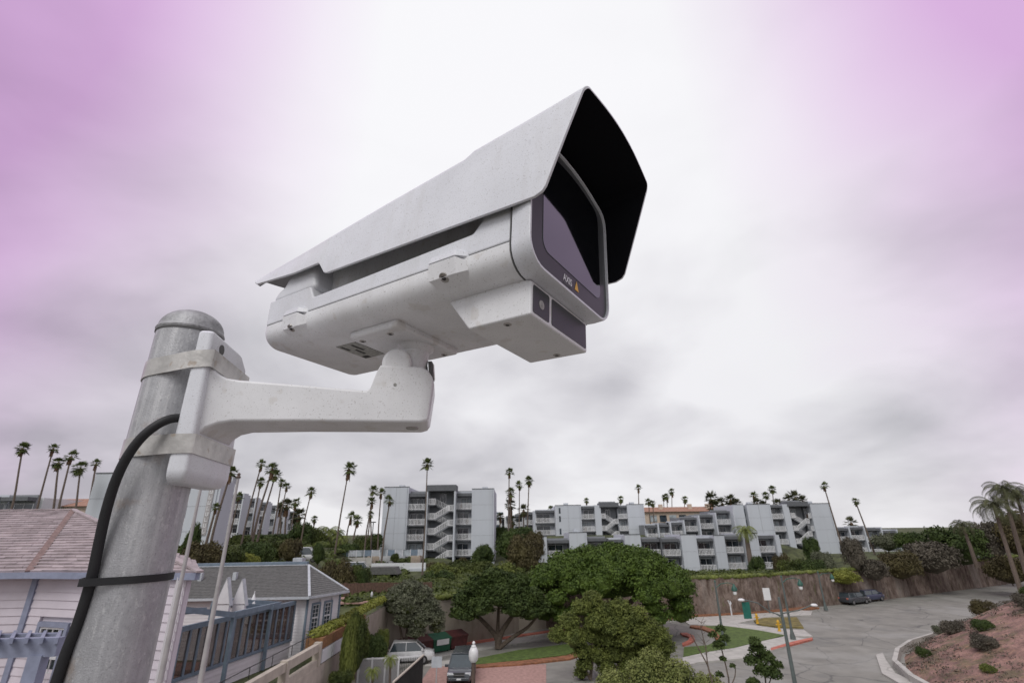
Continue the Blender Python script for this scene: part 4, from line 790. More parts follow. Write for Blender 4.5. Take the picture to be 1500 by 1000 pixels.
# blue pergola in the lower left corner
pgl = root('corner_pergola', (-10.5, 12, 3), 'blue timber pergola with a lilac cast in the bottom left corner below the shingled house', 'pergola')
def beam(a, c, w, h, nm='beam'): mb = MB(); mb.bar(a, c, w, h); mb.build(nm, 'trim_lilac_cast', pgl)
beam(at(-60, 950, 11), at(88, 946, 11), .14, .32); beam(at(-60, 935, 12.6), at(86, 932, 12.6), .12, .16)
for k in range(7): beam(at(-50+k*22, 938, 10.7), at(-44+k*22, 926, 13.2), .06, .10, 'rafter')
for px in (58, -20): q = at(px, 958, 11); mb = MB(); mb.box(q.x-.13, q.x+.13, q.y-.1, q.y+.1, 3.1, q.z); mb.build('post', 'trim_lilac_cast', pgl)
mb = MB(); mb.prism([(-25, 8, 3.12), (-8.6, 8, 3.12), (-9.6, 14.8, 3.12), (-25, 13.5, 3.12)], (0, 0, .04)); props(mb.build('lower_terrace', 'deck_red'), kind='structure')
# flagpoles
for (px, py), d, lab, r_ in (((295, 711), 12.5, 'left one of two thin pale flagpoles just right of the galvanised pole', .045), ((349, 700), 12.5, 'right one of two thin pale flagpoles, crossing the slab building edge', .045)):
    t_ = at(px, py, d); fp = root('flagpole', (t_.x, t_.y, 3.1), lab, 'flagpole', 'flagpoles beside the patio'); mb = MB(); mb.tube([(t_.x, t_.y, 3.0), (t_.x, t_.y, 7), (t_.x, t_.y, t_.z)], [.075, .06, .030], 12); mb.build('shaft', 'pole_grey', fp, smooth=True)
    mb = MB(); mb.lathe((t_.x, t_.y, t_.z), [(.05, 0), (.06, .03), (.03, .06), (.045, .1), (.001, .14)], 10); mb.build('finial', 'furniture_dark', fp, smooth=True)
# beige railing, planter and parapet along the terrace wall
tr = root('terrace_railing', (-11.2, 30, 3.1), 'beige timber railing and rust planter boards stepping along the terrace edge', 'railing')
for z0, z1 in ((3.12, 3.45), (3.85, 4.25)):
    for k in range(6): mb = MB(); y0 = 6+k*4.4; mb.box(-11.5, -11.22, y0, y0+4.37, z0, z1); mb.build('rail_board', 'timber_beige', tr)
for y in (10.4, 14.8, 19.2, 23.6, 28, 32.3): mb = MB(); mb.box(-11.55, -11.17, y-.18, y+.18, 3.12, 4.3); mb.build('pier', 'timber_beige', tr)
for k in range(5): mb = MB(); y0 = 32.6+k*1.75; mb.box(-12.2, -11.2, y0, y0+1.72, 3.9, 4.45); mb.build('planter_board', 'planter_rust', tr)
for k in range(5): mb = MB(); y0 = 32.6+k*1.75; mb.box(-11.35, -11.15, y0, y0+1.6, 3.2, 3.85); mb.build('white_panel', 'stucco_white', tr)
mb = MB(); mb.tube([(-11.75, 10, 4.6), (-11.75, 33, 4.65)], .02, 6); mb.build('wire_rail', 'iron_black', tr)
for k in range(10): mb = MB(); mb.tube([(-11.75, 12+k*2.2, 4.2), (-11.75, 12+k*2.2, 4.65)], .018, 5); mb.build('wire_post', 'iron_black', tr)
# ------------------------------------------------------------------ street props
def tag_on(o, l, c, g=None): return props(o, l, c, g)
# lattice fence yard
lf = root('lattice_fence', (-10, 41, 0), 'white lattice fence with picket end in front of the parked white cart', 'fence')
fa, fb, fc = on_z(505, 1010, 0), on_z(588, 1006, 0), on_z(620, 1003, 0)
fa, fb, fc = Vector((-11.1, 40.2, 0)), Vector((-8.35, 40.5, 0)), Vector((-6.7, 40.9, 0))
for p, q in ((fa, fb),):
    L_ = (q-p).length; d = (q-p).normalized(); mb = MB(); k = 0
    for s in np.arange(-1.7, L_, .16):
        for sg in (1, -1):
            s0 = s if sg == 1 else s+1.7; a = p+d*s0; c = p+d*(s0+1.7*sg); z0, z1 = .1, 1.8; pts_ = []
            u0, u1 = s0, s0+1.7*sg
            def clipu(u): return min(L_, max(0, u))
            t0 = (clipu(u0)-u0)/(u1-u0); t1 = (clipu(u1)-u0)/(u1-u0)
            if abs(t1-t0) < .02: continue
            mb.bar(p+d*clipu(u0)+Vector((0, 0, z0+(z1-z0)*t0)), p+d*clipu(u1)+Vector((0, 0, z0+(z1-z0)*t1)), .012, .045, Vector((d.y, -d.x, 0)))
    mb.build('lattice', 'rail_white', lf)
    mb = MB(); mb.cube8([p+Vector((0, .05, .0)), q+Vector((0, .05, 0)), q+Vector((0, .1, 0)), p+Vector((0, .1, 0)), p+Vector((0, .05, 1.75)), q+Vector((0, .05, 1.75)), q+Vector((0, .1, 1.75)), p+Vector((0, .1, 1.75))]); mb.build('backing_board', 'pole_grey', lf)
for p, q in ((fa, fb), (fb, fc)):
    for z in (.12, 1.83): mb = MB(); mb.bar(p+Vector((0, 0, z)), q+Vector((0, 0, z)), .09, .09); mb.build('rail', 'rail_white', lf)
for s in (0, .33, .66, 1): q = fa.lerp(fb, s); mb = MB(); mb.box(q.x-.06, q.x+.06, q.y-.06, q.y+.06, 0, 1.9); mb.build('post', 'rail_white', lf)
for k in range(14): q = fb.lerp(fc, (k+.5)/14); mb = MB(); mb.box(q.x-.015, q.x+.015, q.y-.015, q.y+.015, .15, 1.8); mb.build('picket', 'iron_black', lf)
bf = root('metal_fence', (-6.7, 39, 0), 'black metal picket fence running from the white fence towards the viewer', 'fence')
for z in (.15, 1.8): mb = MB(); mb.bar((-6.7, 40.9, z), (-7.3, 34, z), .05, .06); mb.build('rail', 'iron_black', bf)
mb = MB(); mb.bar((-6.68, 40.9, 1.9), (-7.28, 34, 1.9), .12, .07); mb.build('cap_rail', 'timber_beige', bf)
for k in range(46): t = k/45; mb = MB(); x, y = -6.7-.6*t, 40.9-6.9*t; mb.box(x-.02, x+.02, y-.03, y+.03, .1, 1.8); mb.build('picket', 'iron_black', bf)
# bins
for (px, py), m_, lab in (((597, 962), 'bin_maroon', 'maroon dumpster left half hidden by the olive tree trunk'), ((618, 960), 'bin_maroon', 'maroon dumpster directly left of the green one'), ((643, 956), 'bin_green', 'green dumpster with a white panel between two maroon ones'), ((668, 951), 'bin_maroon', 'maroon dumpster right of the green one')):
    q = on_z(px, py, 0); D = root('dumpster', (q.x, q.y, 0.12), lab, 'dumpster', 'dumpsters along the beige wall', rz=R(38)); mb = MB()
    mb.loft([[Vector((x, y, z)) for x, y in ((-w_, -.55*e_), (w_, -.55*e_), (w_, .6), (-w_, .6))] for z, w_, e_ in ((.1, .82, .85), (1.0, .92, 1.1))]); mb.build('bin_body', m_, D, local=True, bevel=.02)
    mb = MB(); mb.prism([(-.95, -.66, 1.0), (-.95, .64, 1.0), (-.95, .64, 1.42), (-.95, -.66, 1.12)], (1.9, 0, 0)); mb.build('lid', m_, D, local=True, bevel=.02)
    for s in (-.98, .92): mb = MB(); mb.box(s, s+.06, -.3, .3, .55, .7); mb.build('lifting_sleeve', m_, D, local=True)
    for sx in (-.7, .7):
        for sy in (-.35, .45): mb = MB(); mb.lathe((sx-.03, sy, .07), [(.07, 0), (.07, .06)], 8, (1, 0, 0)); mb.build('castor', 'tyre', D, local=True)
    if m_ == 'bin_green': mb = MB(); mb.prism([(-.62, -.64, .62), (.62, -.64, .62), (.62, -.665, 1.06), (-.62, -.665, 1.06)], (0, -.02, 0)); mb.build('panel', 'rail_white', D, local=True)
# vehicles
def car(name, label, cat, pos, heading, paint, L_=4.6, Wd=1.85, Hh=1.75, kind='suv', group=None):
    Rt = root(name, (pos[0], pos[1], pos[2] if len(pos) > 2 else 0), label, cat, group, rz=heading); hw = Wd/2
    # body: lower shell lofted along x (front = +x)
    hood = .98 if kind == 'suv' else .88; pr_ = [(-L_/2, .50, .86, .90), (-L_/2+.12, .34, .98, .96), (-L_/2+.9, .30, 1.0, 1.), (0, .30, .99, 1.), (L_/2-1.25, .30, hood+.02, 1.), (L_/2-.45, .30, hood-.05, .98), (L_/2-.12, .34, hood-.15, .92), (L_/2, .42, .70, .84)]
    def rg(x, z0, z1, w): w *= hw; return [Vector((x, y, z)) for y, z in ((-w*.9, z0), (w*.9, z0), (w, z0+.18), (w*.995, (z0+z1)/2+.1), (w*.93, z1-.03), (w*.80, z1+.02), (0, z1+.05), (-w*.80, z1+.02), (-w*.93, z1-.03), (-w*.995, (z0+z1)/2+.1), (-w, z0+.18))]
    mb = MB(); mb.loft([rg(*q) for q in pr_]); mb.build('body', paint, Rt, smooth=True, local=True)
    xr, xf = -L_/2+.25, L_/2-1.55; zt2 = Hh; rw_ = hw*.74; zb = .98
    def cab(x, z, w): return [Vector((x, -w, z)), Vector((x, w, z))]
    mb = MB(); gl = [Vector((xr-.05, -hw*.90, zb)), Vector((xf+.75, -hw*.90, zb)), Vector((xf+.75, hw*.90, zb)), Vector((xr-.05, hw*.90, zb)), Vector((xr+.25, -rw_, zt2-.05)), Vector((xf, -rw_, zt2-.05)), Vector((xf, rw_, zt2-.05)), Vector((xr+.25, rw_, zt2-.05))]
    mb.cube8(gl); mb.build('windows', 'car_glass', Rt, local=True, bevel=.03)
    mb = MB(); mb.loft([[Vector((x, y*rw_, zt2-.06+dz)) for y, dz in ((-1.03, 0), (1.03, 0), (.97, .05), (0, .09), (-.97, .05))] for x in (xr+.2, xf+.06)]); mb.build('roof', paint, Rt, local=True, bevel=.02)
    for sg in (-1, 1):
        for a, c in ((gl[1] if sg < 0 else gl[2], gl[5] if sg < 0 else gl[6]), (gl[0] if sg < 0 else gl[3], gl[4] if sg < 0 else gl[7])): mb = MB(); mb.bar(a*1.005, c*1.005, .07, .07); mb.build('pillar', paint, Rt, local=True)
        xm = (xr+xf)/2+.25; mb = MB(); mb.bar((xm, sg*hw*.905, zb), (xm, sg*(rw_+.01), zt2-.06), .05, .08); mb.build('pillar', paint, Rt, local=True)
        mb = MB(); mb.box(xf+.45, xf+.62, min(sg*hw*.92, sg*(hw+.2)), max(sg*hw*.92, sg*(hw+.2)), zb+.02, zb+.2); mb.build('mirror', paint, Rt, local=True, bevel=.03)
        mb = MB(); y = sg*hw*.68; mb.box(L_/2-.16, L_/2-.035, y-.2, y+.2, .66, .84); mb.build('headlight', 'headlight', Rt, local=True, bevel=.02)
        mb = MB(); mb.box(-L_/2-.01, -L_/2+.12, y-.13, y+.13, .72, .94); mb.build('tail_light', 'kerb_red', Rt, local=True, bevel=.02)
        for x in (-L_/2+.85, L_/2-.9):
            mb = MB(); mb.lathe((x, sg*(hw-.11) , .34), [(.2, -.11), (.34, -.10), (.35, 0), (.34, .10), (.2, .11)], 20, (0, 1, 0)); w_ = mb.build('wheel', 'tyre', Rt, smooth=True, local=True)
            mb = MB(); mb.lathe((x, sg*(hw+.002)-.0, .34), [(.20, -.02), (.19, .0), (.05, .01)], 14, (0, sg, 0)); mb.build('rim', 'rim', w_, smooth=True, local=True)
    mb = MB(); mb.box(L_/2-.12, L_/2+.005, -hw*.42, hw*.42, .58, .84); g_ = mb.build('grille', 'iron_black', Rt, local=True, bevel=.02)
    mb = MB(); mb.box(L_/2-.05, L_/2+.02, -hw*.42, hw*.42, .70, .735); mb.build('chrome_bar', 'chrome', g_, local=True)
    mb = MB(); mb.box(L_/2-.1, L_/2+.03, -hw*.8, hw*.8, .36, .54); mb.build('bumper', paint, Rt, local=True, bevel=.04)
    mb = MB(); mb.box(L_/2+.03, L_/2+.042, -.16, .16, .42, .52); mb.build('number_plate', 'rail_white', Rt, local=True)
    return Rt
q = on_z(674, 1000, 0); car('parked_car', 'dark grey sport utility car facing the viewer on the brick paving behind the globe lamp', 'car', (q.x+.0, q.y+1.2, .02), R(-90), 'car_dark', 4.5, 1.85, 1.75)
q = on_z(597, 976, 0); car('parked_car', 'white car parked behind the white lattice fence', 'car', (q.x, q.y+1.2, 0), R(8), 'car_white', 3.9, 1.6, 1.65)
for px, py, d, m_, lab in ((1252, 884, 74, 'car_dark', 'dark car parked at the far right below the vine-covered wall'), (1275, 880, 76, 'car_blue', 'navy car parked just right of another at the far right below the vine-covered wall')):
    q = on_z(px, py, 0); car('parked_car', lab, 'car', (q.x, q.y, 0), R(25), m_, 4.6, 1.85, 1.55)
for px, d, m_, lab in ((446, 72, 'car_white', 'white van parked on the hillside lot left of a round bush'), (528, 80, 'car_white', 'white car mostly hidden behind hedges left of the tall block')):
    q = at(px, 806, d); car('parked_car', lab, 'car', (q.x, q.y, gz(q.x, q.y)), R(10), m_, 4.6, 1.8, 1.9)
# lamps
def street_lamp(label, px, pyb, pyt, side, arm=True, z=.1, base=True):
    q = on_z(px, pyb, z); t = at(px-(0), pyt, q.y); h = t.z-z
    Rt = root('street_lamp', (q.x, q.y, z), label, 'street lamp', 'green street lamps with hanging lanterns')
    mb = MB(); mb.tube([(0, 0, 0), (0, 0, h)], [.12, .075], 10); mb.build('post', 'lamp_post', Rt, smooth=True, local=True)
    if base: mb = MB(); mb.lathe((0, 0, 0), [(.26, 0), (.24, .25), (.14, .7), (.13, .9)], 12); mb.build('base', 'lamp_post', Rt, smooth=True, local=True)
    s = side; mb = MB(); mb.tube([(0, 0, h-.5), (s*.5, 0, h-.15), (s*1.2, 0, h-.05), (s*1.75, 0, h-.2)], [.04, .04, .035, .03], 8); mb.build('arm', 'lamp_green', Rt, smooth=True, local=True)
    mb = MB(); mb.lathe((s*1.75, 0, h-.95), [(.12, .12), (.27, .22), (.25, .42), (.12, .62), (.05, .78)], 12); l_ = mb.build('lantern', 'lamp_green', Rt, smooth=True, local=True)
    mb = MB(); mb.lathe((s*1.75, 0, h-1.15), [(.02, 0), (.15, .08), (.19, .22), (.16, .33)], 12); mb.build('globe', 'lamp_glass', l_, smooth=True, local=True)
    mb = MB(); mb.lathe((0, 0, h), [(.07, 0), (.09, .06), (.02, .2)], 8); mb.build('finial', 'lamp_green', Rt, local=True)
    return Rt, h
street_lamp('hanging-lantern lamp post on the green lawn island in front of the vine wall', 1061, 945, 852, 1)
street_lamp('hanging-lantern lamp post with wide foot at the right end of the pavement', 1162, 936, 845, 1)
street_lamp('hanging-lantern lamp post farthest right, beside the parked cars', 1210, 893, 838, 1)
q = on_z(1165, 1003, .0); Rt = root('banner_pole', (q.x, q.y, 0), 'nearest grey street pole at lower right with curved arm and green banner', 'street pole')
h = at(1142, 874, q.y).z; mb = MB(); mb.tube([(0, 0, 0), (0, 0, h)], [.14, .085], 12); mb.build('post', 'lamp_post', Rt, smooth=True, local=True)
mb = MB(); mb.tube([(0, 0, h-1.2), (-.9, 0, h-.9), (-1.6, 0, h-.35), (-2.3, 0, h-.2), (-2.6, 0, h-.15)], .04, 8); mb.build('arm', 'lamp_post', Rt, smooth=True, local=True)
mb = MB(); mb.tube([(0, 0, h-1.05), (1.3, 0, h-.85), (2.3, 0, h-.55)], .04, 8); mb.build('arm', 'lamp_post', Rt, smooth=True, local=True)
mb = MB(); mb.lathe((-2.75, 0, h-.2), [(.22, 0), (.24, .06), (.14, .14)], 14); mb.build('lamp_head', 'lamp_glass', Rt, smooth=True, local=True)
mb = MB(); mb.lathe((2.45, 0, h-.6), [(.22, 0), (.24, .06), (.14, .14)], 14); mb.build('lamp_head', 'lamp_glass', Rt, smooth=True, local=True)
mb = MB(); mb.box(-2.75, -2.2, -.01, .01, h-1.35, h-.28); mb.build('banner', 'banner_green', Rt, local=True)
mb = MB(); mb.tube([(-.05, 0, h-1.3), (-.55, 0, h-1.0)], .025, 6); mb.build('brace', 'lamp_post', Rt, local=True)
for px, py, lab, m_ in ((1110, 913, 'yellow bollard at the left corner of the dry grass triangle', 'hydrant_yellow'), (1142, 924, 'yellow bollard at the right corner of the dry grass triangle', 'hydrant_yellow')):
    q = on_z(px, py, .1); Rt = root('bollard', (q.x, q.y, .1), lab, 'bollard', 'yellow bollards by the dry grass'); mb = MB(); mb.lathe((0, 0, 0), [(.17, 0), (.17, .08), (.12, .12), (.12, .8), (.15, .84), (.13, .95), (.02, 1.05)], 14); mb.build('post', m_, Rt, smooth=True, local=True)
    mb = MB(); mb.lathe((-.25, 0, .62), [(.06, 0), (.06, .5)], 10, (1, 0, 0)); mb.build('side_cap', m_, Rt, local=True)
q = on_z(1072, 901, .1); Rt = root('statue_post', (q.x, q.y, .1), 'white slender post with a forked top against the vine wall', 'post'); h = at(1070, 877, q.y).z
mb = MB(); mb.tube([(0, 0, 0), (0, 0, h*.6), (-.2, 0, h-.2)], [.09, .08, .05], 8); mb.build('shaft', 'frame_white', Rt, local=True); mb = MB(); mb.tube([(0, 0, h*.6), (.12, 0, h*.72), (.05, 0, h*.85)], [.07, .09, .05], 7); mb.build('fork', 'frame_white', Rt, local=True)
q = on_z(1128, 898, .1); Rt = root('street_sign', (q.x, q.y, .1), 'white square sign panel standing beyond the green banner', 'sign'); mb = MB(); mb.box(-.04, .04, -.04, .04, 0, 2.9); mb.build('post', 'lamp_post', Rt, local=True); mb = MB(); mb.box(-.45, .45, -.07, -.045, 1.5, 2.9); mb.build('panel', 'rail_white', Rt, local=True)
# globe lamp in front of the car and small sign
q = on_z(697, 1045, 0); q = Vector((-2.35, 31.0, 0)); t = at(694, 938, 31.0); Rt = root('globe_lamp', (t.x, 31, 0), 'white globe lamp on a dark post in front of the parked sport utility car', 'street lamp')
mb = MB(); mb.tube([(0, 0, 0), (0, 0, t.z-.98)], [.13, .10], 12); mb.build('post', 'furniture_dark', Rt, smooth=True, local=True)
mb = MB(); mb.lathe((0, 0, t.z-1.0), [(.14, 0), (.235, .12), (.265, .32), (.25, .52), (.17, .68), (.10, .72)], 20); mb.build('globe', 'lamp_glass', Rt, smooth=True, local=True)
mb = MB(); mb.lathe((0, 0, t.z-.28), [(.14, 0), (.12, .06), (.06, .1), (.09, .18), (.02, .28)], 14); mb.build('finial', 'lamp_glass', Rt, smooth=True, local=True)
t = at(640, 968, 33); Rt = root('small_sign', (t.x, 33, 0), 'small pale sign on a thin post beside the brick paving', 'sign'); mb = MB(); mb.box(-.03, .03, -.03, .03, 0, t.z); mb.build('post', 'pole_grey', Rt, local=True); mb = MB(); mb.box(-.3, .3, -.05, -.032, t.z-.3, t.z+.25); mb.build('panel', 'gutter_pale', Rt, local=True)
t = at(545, 866, 52); Rt = root('garden_lamp', (t.x, 52, 4.2), 'slim white garden lamp post above the planter corner', 'street lamp'); h = t.z-4.2
mb = MB(); mb.lathe((0, 0, 0), [(.14, 0), (.12, .2), (.06, .3), (.055, h-.5), (.1, h-.45), (.12, h-.2), (.05, h)], 12); mb.build('post', 'frame_white', Rt, smooth=True, local=True)
t = at(547, 765, 88); Rt = root('parking_lamp', (t.x, 88, gz(t.x, 88)), 'thin dark parking-lot lamp between the palms left of the tall block', 'street lamp'); h = t.z-gz(t.x, 88)
mb = MB(); mb.tube([(0, 0, 0), (0, 0, h)], .07, 6); mb.build('post', 'iron_black', Rt, local=True); mb = MB(); mb.box(-.4, .4, -.15, .15, h, h+.15); mb.build('head', 'iron_black', Rt, local=True)
# pool terrace below the tall block
pt = root('pool_terrace', (-22, 92, 5.4), 'white walled pool terrace with glass railing at the foot of the tall block', 'terrace')
def Wb(a, c, y, z0, z1, m_, nm, th=.3): x0, x1 = at(a, 815, y).x, at(c, 815, y).x; wallbox(pt, x0, x1, y, y+th, z0, z1, m_, nm)
z8 = lambda py, y: at(600, py, y).z
Wb(410, 545, 86, 3.5, z8(815, 86), 'concrete', 'terrace_wall'); Wb(545, 624, 84, 3.5, z8(824, 84), 'stucco_white', 'terrace_wall'); Wb(600, 624, 83.8, z8(838, 84), z8(832, 84), 'stucco_grey', 'wall_cap')
for i in range(18):
    a = 420+i*11.3; y = 86.5; z = z8(815, 86); x = at(a, 815, y).x; wallbox(pt, x-.05, x+.05, y, y+.08, z, z+1.1, 'frame_white', 'rail_post')
    x2 = at(a+11.3, 815, y).x; wallbox(pt, x+.05, x2-.05, y+.02, y+.05, z+.15, z+1.05, ['curtain', 'trim_blue', 'gutter_pale'][i % 3], 'rail_panel')
for a, c, m_ in ((538, 556, 'tan_wall'), (602, 615, 'tan_wall'), (556, 574, 'stucco_white')): Wb(a, c, 88, z8(824, 88), z8(812, 88), m_, 'planter_box', 2)
pv = root('garden_pavilion', (at(548, 840, 76).x, 76, 4.2), 'small white pavilion with grey roof among the shrubs below the pool', 'pavilion')
x0, x1 = at(541, 840, 76).x, at(551, 840, 76).x
for xx in (x0+.1, (x0+x1)/2, x1-.1):
    for yy in (76, 77.6): wallbox(pv, xx-.08, xx+.08, yy-.08, yy+.08, 3.9, z8(840, 76), 'frame_white', 'post')
mb = MB(); zt_ = z8(840, 76); mb.loft([[Vector((x, y, z)) for x, y in ((x0-.6-e, 75.5), (x1+3.2+e, 75.5), (x1+3.2+e, 78.2), (x0-.6-e, 78.2))] for z, e in ((zt_, 0), (zt_+.9, -.5))]); mb.build('roof', 'shingle_grey', pv)
# brown fence and road strip beyond the clubhouse
bfn = root('board_fence', (-14, 54, 4), 'dark brown board fence behind the clipped hedge right of the clubhouse', 'fence')
for k in range(28):
    x = -18.5+k*.36; mb = MB(); mb.box(x, x+.34, 55, 55.06, 4.0, 5.5-.1*random.random()); mb.build('board', 'wood_brown', bfn)
mb = MB(); mb.prism([(-19, 49.5, 4.16), (-9.8, 50.2, 4.16), (-10.4, 54.6, 4.16), (-19, 54.2, 4.16)], (0, 0, .12)); props(mb.build('upper_lane', 'brick_paving'), kind='structure')
q = at(426, 948, 38); tag_on(MB().box(-11.9-1.6, -12.0, 35.6, 37.2, 3.1, 4.25).build('planter_tank', 'bin_blue', bevel=.05), 'teal box planter between the clubhouse corner and the beige railing', 'planter')
# ------------------------------------------------------------------ vegetation
rng = np.random.default_rng(5)
def leaf_mesh(name, lobes, n, size, mname, core=.80, corem=None, flat=.5, jitter=.16, tri=True, noise_a=.22):
    """crown made of many leaf-sized faces scattered through the outer shell of a set of lobes, over added opaque dark blobs that block light"""
    lb = np.array(lobes, float); c, r = lb[:, :3], lb[:, 3:6]; w = (r[:, 0]*r[:, 1]+r[:, 1]*r[:, 2]+r[:, 0]*r[:, 2]); pick = rng.choice(len(lb), n, p=w/w.sum())
    d = rng.normal(size=(n, 3)); d /= np.linalg.norm(d, axis=1)[:, None]; d[:, 2] = np.where(d[:, 2] < -.35, -d[:, 2], d[:, 2])
    # lumpy radius: sum of sines on the direction gives clumps
    ph = rng.uniform(0, 6.28, (len(lb), 4)); fr = rng.uniform(3, 6, (len(lb), 3))
    lump = 1+noise_a*(np.sin(d[:, 0]*fr[pick, 0]*2+ph[pick, 0])*np.sin(d[:, 1]*fr[pick, 1]*2+ph[pick, 1])*np.sin(d[:, 2]*fr[pick, 2]*2+ph[pick, 2]))
    rad = lump*(1-np.abs(rng.normal(0, jitter, n)))+rng.normal(0, .02, n); p = c[pick]+d*r[pick]*rad[:, None]
    # drop leaves buried deep inside another lobe
    keep = np.ones(n, bool)
    for k in range(len(lb)):
        q = ((p-c[k])/r[k]); keep &= ~((np.linalg.norm(q, axis=1) < .72) & (pick != k))
    p, d = p[keep], d[keep]; n = len(p); nr = d*(1-flat)+rng.normal(0, .6, (n, 3)); nr[:, 2] += .35; nr /= np.linalg.norm(nr, axis=1)[:, None]
    a = np.cross(nr, rng.normal(size=(n, 3))); a /= np.linalg.norm(a, axis=1)[:, None]; b_ = np.cross(nr, a); s = size*rng.uniform(.6, 1.4, n)[:, None]
    v = np.stack([p-a*s, p-b_*s*.55, p+a*s, p+b_*s*.55], 1).reshape(-1, 3); f = np.arange(n*4).reshape(-1, 4)
    vs = [v]; fs = f; base = n*4; ico = bmesh.new(); bmesh.ops.create_icosphere(ico, subdivisions=2, radius=1); iv = np.array([q.co[:] for q in ico.verts]); itf = np.array([[q.index for q in ff.verts] for ff in ico.faces]); ico.free()
    tris = []
    for k in range(len(lb)):
        vs.append(c[k]+iv*r[k]*core*(1+.08*rng.normal(size=(len(iv), 1)))); tris.append(itf+base); base += len(iv)  # added core blobs stop light passing through the crown
    V = np.concatenate(vs); me = bpy.data.meshes.new(name); T = np.concatenate(tris)
    me.vertices.add(len(V)); me.vertices.foreach_set('co', V.ravel()); nl = len(fs)*4+len(T)*3; me.loops.add(nl); me.loops.foreach_set('vertex_index', np.concatenate([fs.ravel(), T.ravel()]).astype(np.int32))
    me.polygons.add(len(fs)+len(T)); st_ = np.concatenate([np.arange(len(fs))*4, len(fs)*4+np.arange(len(T))*3]).astype(np.int32); me.polygons.foreach_set('loop_start', st_)
    mi = np.concatenate([np.zeros(len(fs)), np.ones(len(T))]).astype(np.int32); me.polygons.foreach_set('material_index', mi); me.materials.append(M[mname]); me.materials.append(M[corem or mname]); me.update(calc_edges=True); me.validate(); return me
def lobes_dome(w, d, h, zb, n, r0, seed, umbrella=False):
    rs = np.random.default_rng(seed); L_ = []
    for i in range(n):
        a = i*2.399+rs.uniform(-.3, .3); t = math.sqrt((i+.5)/n); x, y = t*w*math.cos(a), t*d*math.sin(a); z = zb+h*math.sqrt(max(0, 1-t*t*(.92 if umbrella else 1.0)))*rs.uniform(.82, 1.0)-(0 if umbrella else 0)
        rr = r0*rs.uniform(.75, 1.25); L_.append((x, y, z-rr*.4, rr*1.1, rr*1.1, rr*.82))
    return L_
def tree(name, label, base, lobes, n, size, leaf, trunks, group=None, cat='tree', core=.68, corem=None, bark='trunk', **kw):
    Rt = root(name, base, label, cat, group); me = leaf_mesh('crown', lobes, n, size, leaf, core, corem, **kw); inst('crown', me, Rt)
    mb = MB()
    for pts_, r0, r1 in trunks:
        pts_ = smooth_path([Vector(p) for p in pts_], 3); mb.tube(pts_, [r0+(r1-r0)*i/(len(pts_)-1) for i in range(len(pts_))], 8)
    mb.build('trunk', bark, Rt, smooth=True, local=True); return Rt
# big ficus
L_ = lobes_dome(8.2, 5.5, 5.6, 2.9, 90, 1.35, 1, True)+[(x*1.0, y, 3.1, 1.2, 1.2, .8) for x, y in ((7.2, -1), (6.4, -3.2), (3.4, -4.6), (0, -5.2), (-3.4, -4.6), (-6.2, -3.2), (-7.4, -1), (7.8, 1.6), (-7.6, 1.5))]+[(0, 0, 5.0, 6.2, 4.0, 2.6)]+[(x, y, z, 1.3, 1.1, 1.0) for x, y, z in ((-5, -3.8, 2.3), (-2, -5, 2.2), (1, -5.4, 2.3), (4, -4.4, 2.3), (6.5, -2.6, 2.2), (7.6, 0, 2.0), (-6.8, -2, 2.4))]
tree('ficus_tree', 'huge dark green domed tree in the centre with the widest crown', (9.6, 56.8, .1), L_, 120000, .115, 'leaf_ficus', [([(0, 0, 0), (.2, 0, 2), (1.2, .2, 4.6)], .55, .3), ([(0, 0, .6), (-1.6, -.4, 2.6), (-3.2, -.5, 4.6)], .4, .2), ([(.1, 0, 1), (2.0, -.6, 3), (4.2, -.8, 4.8)], .35, .18)], flat=.4, core=.66, jitter=.2, noise_a=.32)
# dark tree to its left
L_ = [(x, y, z, r_, r_*.95, r_*.78) for x, y, z, r_ in ((-.2, 0, 5.5, 1.5), (-1.8, -.2, 4.9, 1.45), (1.5, .2, 5.0, 1.5), (-3.0, 0, 3.9, 1.3), (3.1, -.2, 4.0, 1.35), (.2, -1.2, 4.3, 1.6), (-1.5, -1.5, 3.5, 1.3), (1.6, -1.5, 3.4, 1.3), (-3.5, -.3, 2.9, 1.0), (4.1, 0, 3.2, 1.1), (0, .8, 4.6, 2.2), (-2.6, -1.0, 2.8, .9), (3.0, -.9, 2.9, 1.0), (-.6, -.6, 6.0, .9), (2.3, 0, 5.6, .8))]
tree('spreading_tree', 'dark spreading tree with low forked trunk left of the huge domed tree', (-1.7, 52.2, .1), L_, 46000, .10, 'leaf_dark', [([(0, 0, 0), (-.2, 0, 1.0), (-1.4, 0, 2.2), (-2.8, 0, 3.4)], .3, .14), ([(0, 0, 0), (.3, 0, 1.2), (1.2, 0, 2.4), (2.2, 0, 3.6)], .3, .14), ([(.1, 0, 0), (1.4, -.1, .9), (2.8, -.2, 1.7), (3.9, -.2, 2.8)], .22, .1), ([(0, 0, .3), (0, 0, 1.6), (.1, .2, 3.6)], .22, .12)], noise_a=.3)
